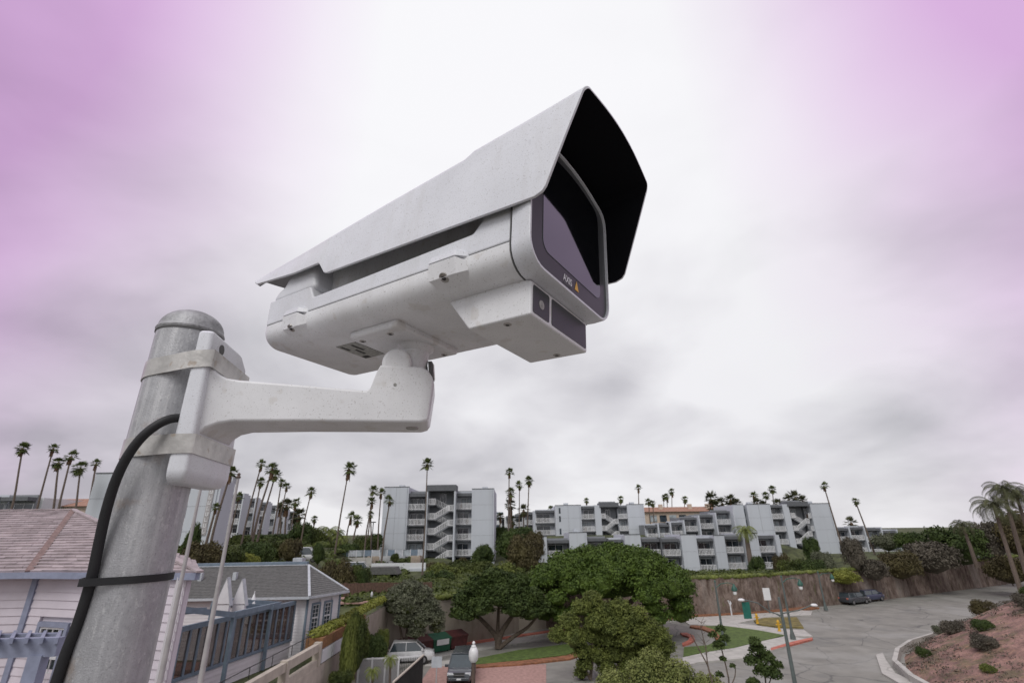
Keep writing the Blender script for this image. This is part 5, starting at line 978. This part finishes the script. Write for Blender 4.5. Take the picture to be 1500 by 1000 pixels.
# grey olive-like tree
L_ = [(x, y, z, r_, r_*.95, r_*.85) for x, y, z, r_ in ((0, 0, 5.2, 1.15), (-1.0, -.2, 4.9, 1.0), (1.0, 0, 4.8, 1.05), (-1.4, 0, 4.0, .9), (1.7, -.1, 3.9, 1.0), (0, -.8, 4.1, 1.25), (2.3, -.2, 3.1, .95), (1.2, -.8, 3.0, 1.0), (-.1, -.9, 3.1, .95), (2.5, 0, 2.4, .7), (.9, -.9, 2.2, .75), (.2, .3, 3.9, 1.5), (-1.7, -.1, 4.5, .6))]
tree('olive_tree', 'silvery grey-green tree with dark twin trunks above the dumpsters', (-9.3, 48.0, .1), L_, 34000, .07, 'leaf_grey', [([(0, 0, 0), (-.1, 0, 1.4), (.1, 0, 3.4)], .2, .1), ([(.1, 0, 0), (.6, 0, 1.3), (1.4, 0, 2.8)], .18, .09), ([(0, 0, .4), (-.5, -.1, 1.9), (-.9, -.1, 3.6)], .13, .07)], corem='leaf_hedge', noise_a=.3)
# yellow-green tree in front of the ficus
L_ = [(x, y, z, r_*.92, r_*.9, r_*.85) for x, y, z, r_ in ((.9, 0, 5.0, .85), (.1, 0, 4.5, .8), (-.9, 0, 3.5, .9), (-1.8, 0, 2.7, .8), (-.6, -.5, 2.6, .9), (1.7, -.2, 4.3, .8), (2.9, 0, 4.4, .9), (3.3, -.3, 3.5, 1.0), (2.2, -.5, 3.3, 1.0), (1.0, -.5, 3.6, .85), (4.2, 0, 3.9, .9), (4.9, 0, 3.1, .95), (4.2, -.4, 2.7, .9), (5.7, 0, 2.6, .9), (6.1, 0, 1.9, .75), (3.1, -.5, 2.4, .85), (-.1, -.3, 1.7, .75), (0, -.2, .9, .65), (5.2, -.2, 2.0, .8), (1.9, 0, 2.4, .8), (-.2, .3, .3, .6), (.9, .4, 2.7, 1.1), (1.0, .2, 1.4, .9), (2.2, .3, 1.5, 1.0), (3.4, .2, 1.3, 1.0), (4.5, .1, 1.5, .95), (2.6, .4, 2.9, 1.3), (4.2, .4, 2.9, 1.2), (5.7, 0, 1.2, .8), (1.6, 0, .7, .8), (3.0, 0, .5, .8), (4.4, 0, .6, .8))]
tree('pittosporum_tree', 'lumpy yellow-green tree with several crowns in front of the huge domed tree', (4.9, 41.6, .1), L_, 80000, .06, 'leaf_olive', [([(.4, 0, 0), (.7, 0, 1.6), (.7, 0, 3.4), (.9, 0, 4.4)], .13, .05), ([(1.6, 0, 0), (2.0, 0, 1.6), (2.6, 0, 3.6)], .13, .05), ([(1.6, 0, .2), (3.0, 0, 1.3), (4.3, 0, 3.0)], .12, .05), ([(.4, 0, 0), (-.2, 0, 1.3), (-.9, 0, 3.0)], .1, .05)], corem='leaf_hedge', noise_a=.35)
L_ = [(x, y, z, r_, r_*.9, r_*.8) for x, y, z, r_ in ((0, 0, 1.6, .9), (-1.0, 0, 1.2, .8), (1.0, 0, 1.5, .9), (1.9, 0, 1.0, .8), (-1.8, 0, .7, .7), (.4, -.6, .9, .9), (-.8, -.6, .5, .8), (1.5, -.6, .5, .8), (.3, 0, 2.2, .6), (2.4, 0, .5, .6))]
L_ = [(x, y, z, r_*.8, r_*.8, r_*.7) for x, y, z, r_, in [(a*1., b_, c*.82, d) for a, b_, c, d, *_ in L_]]
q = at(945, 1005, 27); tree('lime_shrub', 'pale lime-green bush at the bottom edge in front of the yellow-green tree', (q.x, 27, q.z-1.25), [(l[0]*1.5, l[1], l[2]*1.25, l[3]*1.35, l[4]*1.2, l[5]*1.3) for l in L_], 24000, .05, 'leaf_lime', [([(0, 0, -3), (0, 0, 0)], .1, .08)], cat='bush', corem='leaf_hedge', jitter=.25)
# bushy saplings lower right
for px, dd, lab, lob, n in ((1118, 30, 'small dense dark sapling at the bottom right of centre, its trunk leaning', [(0, 0, 3.4, .45), (.35, 0, 3.0, .5), (-.4, 0, 2.9, .4), (.1, -.2, 2.5, .55), (.6, 0, 2.3, .45), (-.5, 0, 1.9, .38), (-.15, -.2, 3.8, .33), (.9, 0, 2.7, .3), (.5, 0, 1.2, .35)], 11000), (1064, 30, 'thin sparse sapling with small leaf tufts at the bottom right of centre', [(-.1, 0, 3.6, .35), (.25, 0, 3.9, .3), (-.35, 0, 4.1, .25), (.1, 0, 4.35, .3), (-.3, 0, 2.3, .22), (.45, 0, 2.7, .16), (.0, 0, 3.0, .18)], 2600)):
    q = at(px, 1000, dd); L_ = [(x, y, z-1.15+.2, r_, r_, r_*.85) for x, y, z, r_ in lob]
    tree('sapling', lab, (q.x, dd, q.z-1.0), L_, n, .055, 'leaf_dark', [([(.1, 0, -1.8), (0, 0, 0), (.15, 0, 1.2), (0, 0, 2.6)], .05, .03), ([(.15, 0, .8), (.5, 0, 1.3), (.6, 0, 1.8)], .03, .02), ([(.1, 0, .6), (-.3, 0, 1.0), (-.4, 0, 1.3)], .03, .015)], core=.25, jitter=.38)
q = at(1035, 985, 26); Rt = root('bare_sapling', (q.x, 26, 0), 'leafless leaning stem with a few brown twigs left of the sparse sapling', 'tree')
mb = MB(); zz0 = q.z; mb.tube([(.35, 0, 0), (.3, 0, zz0-1), (.1, 0, zz0+.3), (-.5, 0, zz0+1.55)], [.05, .045, .035, .02], 7); mb.tube([(.1, 0, zz0+.3), (.12, 0, zz0+1.0), (.0, 0, zz0+1.9)], [.03, .025, .012], 6)
for k in range(16): a = random.uniform(0, 6.28); z = zz0+random.uniform(.7, 2); mb.tube([(.05, 0, z), (.05+.3*math.cos(a), .3*math.sin(a), z+random.uniform(.1, .35))], [.012, .004], 4)
mb.build('trunk', 'trunk', Rt, local=True)
# shared bush crowns (unit size), each bush a thing of its own
def unit_bush(k, leaf, corem=None, n=9000):
    rs = np.random.default_rng(k); L_ = [(0, 0, .15, .85, .85, .62)]
    for i in range(9): a = i*2.4; t = rs.uniform(.35, .62); L_.append((t*math.cos(a), t*math.sin(a), .12+rs.uniform(0, .42), .42, .42, .34))
    return leaf_mesh('crown', L_, n, .042, leaf, .66, corem or leaf, noise_a=.3)
UB = {k: [unit_bush(10+i*3+j, m_) for j in range(2)] for i, (k, m_) in enumerate((('hedge', 'leaf_hedge'), ('dark', 'leaf_dark'), ('olive', 'leaf_olive'), ('brown', 'leaf_brown'), ('mauve', 'leaf_mauve_cast'), ('yellow', 'leaf_yellow'), ('grey', 'leaf_grey')))}
def bush(px, py, wpx, hpx, d, kind, label, grp=None, name='bush', trunk=False, depth=None):
    """px,py = centre of the bush's base in the photo, sizes in pixels, d = distance"""
    sc = d*.87/F_PX; q = at(px, py, d); w = wpx/2*d*math.cos(PITCH)/F_PX*1.0; h = hpx*d*.87/F_PX
    g = hz(q.x, q.y) if q.x > 24 and q.y < 60 else None
    Rt = root(name, (q.x, d, q.z), label, 'tree' if name.endswith('tree') else 'bush', grp, rz=random.uniform(0, 6.28))
    o = inst('crown', random.choice(UB[kind]), Rt, sc=(w/1.0, (depth or w)/1.0, h/.85)); o.location = (0, 0, 0)
    if trunk: o.location = (0, 0, h*.35)
    mb = MB(); mb.tube([(0, 0, -1.2), (0, 0, h*.5)], [.09, .06], 6); mb.build('stem', 'trunk', Rt, local=True); return Rt
BS = [
 (290, 838, 60, 44, 46, 'brown', 'brownish green bush between the two flagpoles behind the clubhouse roof'), (322, 838, 60, 34, 48, 'hedge', 'green bush below the slab building between the flagpoles'),
 (358, 836, 40, 26, 50, 'yellow', 'yellow-green spiky bush behind the clubhouse ridge'), (275, 820, 26, 52, 52, 'dark', 'dark bush tight against the right side of the galvanised pole'),
 (375, 822, 52, 30, 58, 'dark', 'dark rounded bush under the stepped balcony wing, leftmost there'), (400, 815, 56, 26, 66, 'hedge', 'hedge bush below the stepped wing beside the twin tall palms'), (425, 815, 34, 26, 64, 'brown', 'brown-leaved bush right of the twin tall palm trunks'),
 (352, 808, 40, 26, 74, 'hedge', 'hedge at the foot of the slab building right corner'), (388, 797, 90, 16, 92, 'dark', 'long dark hedge line under the lowest white balconies of the stepped wing'),
 (437, 802, 44, 36, 88, 'dark', 'dark dome bush left of the white parked van'), (457, 800, 44, 30, 90, 'hedge', 'wide dome bush behind the white van'), (466, 818, 20, 22, 70, 'dark', 'small round ball bush just right of the white van'),
 (490, 880, 62, 56, 62, 'brown', 'large brown-green bush behind the clubhouse roof end'), (520, 868, 44, 40, 66, 'hedge', 'green bush right of the large brown-green one'), (528, 872, 22, 38, 64, 'dark', 'narrow dark shrub beside the garden pavilion'),
 (508, 815, 36, 20, 88, 'dark', 'dark clipped shrub by the pool railing at left'), (535, 812, 40, 26, 92, 'hedge', 'hedge mound left of the tall block base'), (548, 800, 30, 18, 96, 'dark', 'dark mound against the tall block left corner'), (578, 820, 14, 10, 86, 'hedge', 'tiny clipped ball shrub on the pool terrace'),
 (560, 900, 62, 34, 64, 'olive', 'olive ground shrub left of the silvery tree'), (598, 878, 56, 26, 72, 'hedge', 'low green shrub behind the silvery tree'), (640, 872, 60, 34, 72, 'dark', 'dark rounded shrub on the slope right of the silvery tree'), (650, 850, 60, 24, 82, 'olive', 'olive shrub on the slope below the stair tower'),
 (640, 842, 50, 18, 88, 'brown', 'brown shrub patch at the foot of the zigzag stairs'), (690, 846, 70, 24, 86, 'hedge', 'broad low shrub on the slope right of the stair foot'), (706, 829, 38, 30, 90, 'dark', 'dark bush standing in front of the tall block right slab'), (677, 828, 16, 12, 92, 'brown', 'small brown shrub by the tall block'),
 (735, 860, 60, 34, 76, 'olive', 'olive shrub on the slope above the dark spreading tree'), (770, 830, 56, 46, 86, 'brown', 'tall brownish shrub mass left of the terraced row'), (748, 812, 46, 36, 92, 'dark', 'dark shrub between the tall block and terraced row'), (760, 790, 50, 18, 98, 'dark', 'hedge under the receding balcony wing'), (785, 812, 30, 34, 92, 'brown', 'rust-brown bush touching the first terraced slab'),
 (735, 790, 26, 20, 110, 'dark', 'small dark hedge right of the tall block near the tiny white house'),
 (1111, 842, 28, 26, 90, 'dark', 'round-topped clipped bush in front of the terraced row right end'), (1022, 851, 36, 10, 86, 'hedge', 'low hedge mound on the wall top below the second balcony pair'), (1046, 851, 24, 8, 86, 'hedge', 'small low hedge mound right of a bigger one on the wall top'), (1148, 842, 30, 30, 92, 'brown', 'brown-green shrub right of the terraced row'), (1165, 846, 44, 26, 88, 'hedge', 'hedge at the foot of the rightmost stair block'), (1190, 845, 40, 24, 86, 'dark', 'dark hedge below the rightmost slab wall'), (1192, 818, 24, 30, 100, 'dark', 'round dark bush at the foot of the rightmost zigzag stairs'), (1208, 832, 32, 24, 96, 'grey', 'grey-green bush right of the round dark one'), (1146, 820, 12, 12, 100, 'dark', 'small ball-topped bush left of the rightmost stairs'),
 (1252, 824, 34, 36, 80, 'mauve', 'mauve-tinged round tree crown beyond the rightmost building'), (1235, 850, 50, 16, 78, 'yellow', 'yellow-green ground shrub on the wall top at right'), (1280, 842, 46, 24, 80, 'mauve', 'mauve shrub on the bank right of the wall top'), (1320, 838, 60, 30, 84, 'brown', 'brown shrub on the bank above the far road'), (1370, 828, 70, 36, 86, 'mauve', 'wide mauve shrub mass on the far bank'),
 (505, 914, 24, 12, 44, 'yellow', 'golden clipped hedge block beside the lane behind the planter'), (520, 904, 50, 16, 50, 'olive', 'low hedge along the lane above the planter corner'), (462, 946, 36, 14, 36, 'yellow', 'yellow-green plant spilling over behind the rust planter'), (515, 905, 16, 8, 47, 'hedge', 'small hedge tuft behind the planter top'),
 (522, 962, 34, 60, 37.0, 'hedge', 'hanging green vine mass beside the terrace wall corner'), (508, 992, 26, 76, 34.5, 'olive', 'tall yellow-green shrub against the terrace wall'), (545, 972, 40, 40, 41.5, 'dark', 'dark shrub between the terrace wall and white lattice'), (497, 1008, 34, 22, 33, 'hedge', 'bush at the bottom edge left of the white fence'), (560, 950, 18, 26, 44, 'olive', 'narrow shrub behind the white lattice fence'),
 (1405, 812, 80, 40, 92, 'dark', 'dark tree mass behind the far road left of the big feather palms'), (1450, 806, 70, 44, 96, 'mauve', 'mauve tree mass behind the leftmost big feather palm'), (1500, 800, 70, 50, 92, 'brown', 'brown tree mass at the right edge behind the feather palms'), (1340, 804, 50, 26, 104, 'dark', 'dark tree crown above the bank right of the far balcony wing'), (1300, 800, 40, 20, 110, 'grey', 'grey-green crown in front of the far right balconies'), (1480, 845, 60, 30, 84, 'brown', 'brown shrub above the far end of the wall')]
for px, py, w, h, d, k, lab in BS:
    if lab: bush(px, py, w, h, d, k, lab)
# vine tops along the planter and wall top: nobody could count them
def strip(name, segs, n, size, leaf, kindname):
    me_l = []
    for (a, b_, r_, zr) in segs:
        a, b_ = Vector(a), Vector(b_); k = max(2, int((b_-a).length/(r_*.9)))
        for i in range(k+1): p = a.lerp(b_, i/k); s = random.uniform(.8, 1.25); me_l.append((p.x, p.y, p.z, r_*s, r_*s, zr*s))
    me = leaf_mesh(name, me_l, n, size, leaf, .8, noise_a=.3); o = bpy.data.objects.new(name, me); COL.objects.link(o); return props(o, kind='stuff')
strip('wall_top_ivy', [((a, b_+.3, 4.3), (c, d+.3, 4.3), .55, .32) for (a, b_), (c, d) in zip(WALL[:-1], WALL[1:])], 26000, .10, 'leaf_olive', '')
strip('planter_ivy', [((-11.8, 33, 4.55), (-11.6, 47.5, 4.75), .5, .28)], 7000, .07, 'leaf_yellow', '')
hc_l = []
for i in range(420):
    x = random.uniform(-16, 46); y = wall_y(x)+random.uniform(.8, 24)**1.0; 
    if -26 < x < -8 and y > 82: continue
    if y > 96: continue
    hc_l.append((x, y, gz(x, y)+.05, random.uniform(.8, 1.8), random.uniform(.8, 1.6), random.uniform(.3, .75)))
me = leaf_mesh('hillside_groundcover', hc_l, 60000, .17, 'leaf_hedge', .85, 'leaf_hedge', noise_a=.3); o = bpy.data.objects.new('hillside_groundcover', me); COL.objects.link(o); props(o, kind='stuff')
hc_l = []
for i in range(260):
    x = random.uniform(-60, -16); y = random.uniform(46, 96); hc_l.append((x, y, gz(x, y)+.05, random.uniform(1, 2.2), random.uniform(.8, 1.6), random.uniform(.4, 1.0)))
me = leaf_mesh('terrace_groundcover', hc_l, 30000, .18, 'leaf_hedge', .85, 'leaf_hedge', noise_a=.3); o = bpy.data.objects.new('terrace_groundcover', me); COL.objects.link(o); props(o, kind='stuff')
hc_l = []
for i in range(700):
    y = random.uniform(26, 74); x = toe(y)+1.6+random.uniform(.3, 26)**1.0; r_ = random.uniform(.25, .9); hc_l.append((x, y, hz(x, y)-.05, r_*1.5, r_*1.2, r_*.22))
me = leaf_mesh('iceplant_mats', hc_l, 60000, .06, 'leaf_mauve_cast', .3, 'iceplant', noise_a=.3); o = bpy.data.objects.new('iceplant_mats', me); COL.objects.link(o); props(o, kind='stuff')
# agaves and shrubs on the planted slope, placed on the ground
for x, y, s, k, lab in ((33.5, 40.5, .95, 'mauve', 'dark mauve shrub nearest the viewer on the planted slope'), (31.5, 44, .6, 'dark', 'small dark shrub low on the planted slope by the kerb'), (37, 47.5, 1.0, 'mauve', 'mauve shrub high on the planted slope above the small dark one'), (36.5, 43.8, .8, 'dark', 'dark shrub in the middle of the planted slope'), (41, 44, 1.1, 'mauve', 'large mauve shrub at the right edge of the planted slope'), (30.5, 37.2, .5, 'olive', 'olive tuft at the lower right corner of the slope'), (44, 52, 1.2, 'brown', 'brown shrub far up the planted slope'), (39, 51.5, .7, 'grey', 'grey shrub near the top of the planted slope'), (50, 58, 1.4, 'mauve', 'mauve shrub on the slope crest'), (47, 50, .9, 'dark', 'dark shrub near the slope crest at right')):
    Rt = root('slope_shrub', (x, y, hz(x, y)), lab, 'bush', 'shrubs on the planted slope', rz=random.uniform(0, 6)); inst('crown', random.choice(UB[k]), Rt, sc=(s, s, s*1.1))
# ------------------------------------------------------------------ palms
def fan_crown(seed, m_='palm_leaf'):
    rs = random.Random(seed); mb = MB(); nf = rs.choice([30, 36, 44, 50]); dr = rs.uniform(95, 150); wx, wy = rs.uniform(-.25, .25), rs.uniform(-.1, .1)
    for i in range(nf):
        az_ = i*2.399+rs.uniform(-.2, .2); el = R(84-(i/nf)**.85*dr+rs.uniform(-12, 12)); L_ = rs.uniform(.6, 1.12); d = Vector((math.cos(az_)*math.cos(el), math.sin(az_)*math.cos(el), math.sin(el)))
        side_ = Vector((-math.sin(az_), math.cos(az_), 0)); u = side_.cross(d); o_ = Vector((0, 0, .1)); hub = o_+d*L_*.52-Vector((-wx*L_, -wy, .05+.06*rs.random())); mb.add([o_-side_*.015, o_+side_*.015, hub+side_*.01, hub-side_*.01], [(0, 1, 2, 3)])
        nb_ = 11
        for j in range(nb_):
            t = (j/(nb_-1)-.5)*2; a = t*R(80); v_ = d*math.cos(a)+side_*math.sin(a); ln = L_*.62*(1-.25*abs(t)); tip = hub+v_*ln-Vector((0, 0, .16*ln+.07*rs.random())); mid = hub+v_*ln*.5+u*.02; wv = (d*-math.sin(a)+side_*math.cos(a))*.040
            mb.add([hub, mid-wv, tip, mid+wv], [(0, 1, 2, 3)])
    return mb.mesh('crown', m_)
def skirt_mesh():
    mb = MB(); rs = random.Random(3)
    for i in range(60):
        a = i*2.399; r_ = rs.uniform(.18, .34); z = -rs.uniform(.0, .35); p = Vector((r_*.7*math.cos(a), r_*.7*math.sin(a), z)); t = Vector((r_*math.cos(a), r_*math.sin(a), z-rs.uniform(.45, .9))); s_ = Vector((-math.sin(a), math.cos(a), 0))*.07; mb.add([p-s_*.4, p+s_*.4, t+s_, t-s_], [(0, 1, 2, 3)])
    mb.lathe((0, 0, -1.0), [(.13, 0), (.26, .5), (.24, .9), (.1, 1.1)], 9); return mb.mesh('dead_fronds', 'skirt')
FC = [fan_crown(k) for k in range(9)]; FCD = [fan_crown(k+19, 'palm_leaf_dark') for k in range(5)]; SK = skirt_mesh()
def feather_crown(seed, m_):
    rs = random.Random(seed); mb = MB()
    for i in range(24):
        az_ = i*2.399; e0 = R(80-(i/24)*75); h_ = Vector((math.cos(az_), math.sin(az_), 0)); p = Vector((0, 0, 0)); el = e0; s_ = Vector((-math.sin(az_), math.cos(az_), 0)); L_ = rs.uniform(1.9, 2.4); n = 12
        for j in range(n):
            d = h_*math.cos(el)+Vector((0, 0, 1))*math.sin(el); q = p+d*L_/n; up_ = s_.cross(d)
            mb.add([p-s_*.02, p+s_*.02, q+s_*.015, q-s_*.015], [(0, 1, 2, 3)])
            for sg in (-1, 1):
                for kk in (0, .5):
                    ln = .55*(1-abs(j/n-.45)*1.1)+.12; a0 = p.lerp(q, kk); tp = a0+s_*sg*ln*.8+d*ln*.45-Vector((0, 0, ln*.45)); mb.add([a0, a0+d*.06, tp], [(0, 1, 2)])
            p = q; el -= R(11.5)
    return mb.mesh('crown', m_)
FT = [feather_crown(1, 'palm_leaf'), feather_crown(2, 'palm_leaf_dark')]; FTL = feather_crown(5, 'palm_leaf_lime')
def palm(tx, ty, bx, d, s, label, kind='fan', r_=.17, by=None, gr='tall slender palms along the hillside', name='palm_tree'):
    """tx,ty = crown centre seen in the photo, bx = where the trunk meets the ground, d = distance, s = crown radius in metres"""
    T = at(tx, ty, d); lo = at(bx, 790, d); Bx = lo.x; gzz = gz(Bx, d) if not (Bx > 27 and d < 74) else hz(Bx, d)
    # trunk leans only a little; keep a natural curve
    Rt = root(name, (Bx, d, gzz), label, 'palm tree', gr); t = Vector((T.x-Bx, 0, T.z-gzz)); c1_ = Vector((t.x*.35+random.uniform(-.15, .15), random.uniform(-.2, .2), t.z*.5))
    pts_ = smooth_path([Vector((0, 0, -.3)), c1_*.5, c1_, c1_.lerp(t, .55), t], 3); mb = MB(); n = len(pts_); mb.tube(pts_, [r_*(1.25-.55*i/(n-1)) for i in range(n)], 8); mb.build('trunk', 'palm_trunk', Rt, smooth=True, local=True)
    cr = {'fan': FC, 'dark': FCD, 'feather': [FT[0]], 'fdark': [FT[1]], 'lime': [FTL]}[kind]; k = s if kind in ('fan', 'dark') else s/2.0
    o = inst('crown', random.choice(cr), Rt, tuple(t), random.uniform(0, 6.28), (k, k, k*random.uniform(.95, 1.15)))
    if kind in ('fan', 'dark'): inst('dead_fronds', SK, Rt, tuple(t), random.uniform(0, 6), (k*.85, k*.85, k*random.uniform(.6, 1.3)))
    return Rt
PL = [
 (33, 657, 4, 62, 1.0, 'leftmost tall palm near the left edge, leaning right above the balconies'), (78, 657, 44, 62, .9, 'tallest palm of the left row over the rose roof, second from the left edge'), (86, 678, 66, 60, .9, 'shorter palm third from the left edge over the rose roof'), (104, 669, 80, 60, 1.05, 'bushy palm fourth from the left edge over the rose roof'), (118, 686, 99, 58, .95, 'low wide palm fifth from the left edge over the rose roof'), (141, 679, 118, 64, .75, 'small-headed thin palm nearest the black cable'),
 (338, 692, 308, 54, .9, 'tall palm crossing in front of the slab building sign'), (316, 744, 300, 50, .6, 'short stout brown-trunked palm in front of the slab building'),
 (350, 728, 334, 80, 1.0, 'yellowish palm at the left end of the stepped balcony wing'), (383, 680, 354, 72, .9, 'tall palm left of the twin tall palms above the stepped wing'), (382, 706, 368, 84, 1.0, 'mid-height palm behind the stepped wing roof, left of the twins'), (399, 687, 369, 66, 1.15, 'left of the twin tall palms whose crowns merge'), (403, 697, 376, 70, 1.15, 'right of the twin tall palms whose crowns merge'), (412, 707, 398, 92, .95, 'palm right of the twin tall palms, taller of that pair'), (420, 713, 405, 90, .95, 'palm right of the twin tall palms, lower of that pair'),
 (433, 736, 425, 100, 1.1, 'small palm left of the lone short one beyond the stepped wing'), (456, 720, 441, 84, 1.05, 'isolated slender palm with windblown crown left of the dome bushes'), (461, 760, 458, 112, 1.1, 'lone short palm right of the windblown one'),
 (511, 687, 492, 82, 1.35, 'very tall palm standing alone left of the tall block'), (514, 757, 507, 112, 1.5, 'left palm of the low clump beside the lone very tall one'), (524, 762, 517, 110, 1.5, 'right palm of the low clump beside the lone very tall one'),
 (546, 719, 538, 92, 1.15, 'upper palm of the stacked pair left of the tall block'), (545, 735, 535, 88, 1.1, 'lower palm of the stacked pair left of the tall block'), (543, 754, 546, 90, .8, 'small-headed palm below the stacked pair'), (558, 723, 555, 90, 1.05, 'palm touching the left edge of the tall block'), (571, 734, 561, 86, 1.15, 'windblown palm in front of the tall block left slab'),
 (626, 680, 621, 80, 1.3, 'tallest central palm in front of the zigzag staircase'),
 (746, 692, 744, 98, 1.25, 'tallest palm of the group right of the tall block'), (748, 722, 746, 102, 1.3, 'second palm under the tallest one of the group right of the tall block'), (761, 711, 759, 104, 1.05, 'middle palm of the group right of the tall block'), (775, 704, 773, 104, 1.25, 'rightmost tall palm of the group right of the tall block'),
 (859, 733, 859, 150, 1.1, 'small palm top peeking over the second staircase block, left one'), (909, 731, 909, 150, 1.25, 'small palm top peeking over the second staircase block, right one'), (807, 746, 806, 150, 1.6, 'low palm top above the receding balcony wing'),
 (935, 715, 939, 150, 1.5, 'thin tall palm at the right shoulder of the second staircase block'), (950, 735, 955, 155, 1.4, 'left of two joined palms above the terracotta roof'), (956, 737, 960, 155, 1.4, 'right of two joined palms above the terracotta roof'), (972, 729, 976, 185, 1.5, 'left palm of the close trio above the terracotta roof'), (977, 727, 981, 185, 1.7, 'middle palm of the close trio above the terracotta roof'), (984, 720, 988, 185, 1.7, 'right and tallest palm of the close trio above the terracotta roof'), (1003, 731, 1006, 175, 1.5, 'single thin palm right of the close trio'),
 (1104, 726, 1108, 150, 1.6, 'left palm of the rooftop row over the right block'), (1122, 726, 1126, 150, 1.4, 'middle palm of the rooftop row over the right block'), (1131, 717, 1140, 150, 1.5, 'tallest palm of the rooftop row over the right block'),
 (1207, 712, 1232, 112, 1.25, 'tall palm rising behind the right end slab wall'), (1253, 734, 1276, 112, 1.05, 'thin leaning palm standing alone near the right')]
for p in PL: palm(*p[:4], p[4]*random.uniform(.82, .98), p[5], r_=random.uniform(.105, .14) if p[3] < 110 else .15)
for tx, ty, bx, d, s, lab in ((748, 741, 747, 106, 1.5, 'dark drooping palm low in the group right of the tall block'), (767, 748, 767, 110, 1.7, 'dark bushy palm between the slender trunks right of the tall block'), (733, 757, 733, 120, 1.2, 'dark palm top just right of the tall block corner'), (750, 763, 750, 112, 1.3, 'lowest brown palm of the group right of the tall block'),
  (420, 741, 417, 104, 1.7, 'dark-headed palm at the right end of the stepped wing, upper'), (411, 745, 410, 106, 1.4, 'dark-headed palm at the end of the stepped wing, behind'), (438, 756, 434, 104, 1.7, 'dark bushy palm right of the stepped wing end'), (432, 758, 430, 106, 1.4, 'dark bushy palm just left of its bigger twin'),
  (1041, 731, 1044, 140, 2.2, 'upper palm of the dark cluster left of the right block'), (1046, 744, 1048, 140, 2.4, 'lower palm of the dark cluster left of the right block'), (1058, 737, 1060, 142, 1.9, 'spiky dark palm in the middle of the rooftop cluster'), (1070, 732, 1072, 142, 1.9, 'upper right palm of the rooftop cluster'), (1078, 738, 1080, 142, 1.9, 'lower right palm of the rooftop cluster'), (1109, 737, 1112, 148, 1.9, 'low bushy palm of the rooftop row over the right block'), (1118, 740, 1120, 148, 1.6, 'low dark palm beside the bushy one over the right block'), (1137, 738, 1140, 148, 1.8, 'low dark palm right of the tallest rooftop one'),
  (1155, 732, 1158, 142, 2.0, 'left palm of the wide crown clump over the rightmost stairs'), (1165, 729, 1168, 142, 2.3, 'middle palm of the wide crown clump over the rightmost stairs'), (1176, 734, 1178, 142, 2.0, 'right palm of the wide crown clump over the rightmost stairs'), (1247, 766, 1250, 130, 1.8, 'low dark palm top above the far right balconies')):
    palm(tx, ty, bx, d, s, lab, 'dark', gr='dark bushy palms behind the rooflines')
for tx, ty, bx, d, s, lab, kd in ((481, 780, 482, 92, 2.6, 'pale feathery palm with arching fronds left of the low clump', 'lime'), (492, 783, 492, 94, 2.2, 'second feathery palm beside the palest one', 'feather'), (500, 790, 500, 90, 1.8, 'smallest feathery palm left of the very tall one', 'lime'), (1092, 778, 1094, 92, 2.4, 'feathery palm with thick grey trunk in front of the terraced row', 'lime'),
  (1456, 742, 1468, 72, 3.3, 'big drooping feather palm near the right edge, leftmost of three', 'fdark'), (1470, 718, 1486, 74, 3.0, 'tallest drooping feather palm near the right edge', 'fdark'), (1489, 726, 1506, 74, 3.0, 'drooping feather palm touching the right edge', 'fdark'), (1410, 770, 1418, 84, 2.2, 'smaller dark feather palm left of the big ones at right', 'fdark')):
    palm(tx, ty, bx, d, s, lab, kd, r_=.25 if tx != 1092 else .42, gr='feather palms', name='feather_palm')
for tx, ty, dd, lab in ((572, 966, 36.5, 'tiny pale palm in front of the white lattice fence'), (546, 984, 35, 'second tiny palm left of another before the lattice fence')):
    T = at(tx, ty, dd); Rt = root('small_palm', (T.x, dd, 0), lab, 'palm tree', 'tiny palms by the white fence'); mb = MB(); mb.tube([(0, 0, 0), (.05, 0, T.z*.5), (0, 0, T.z)], [.12, .08, .07], 8); mb.build('trunk', 'palm_trunk', Rt, smooth=True, local=True); inst('crown', FTL, Rt, (0, 0, T.z), .4, (.30, .30, .32))
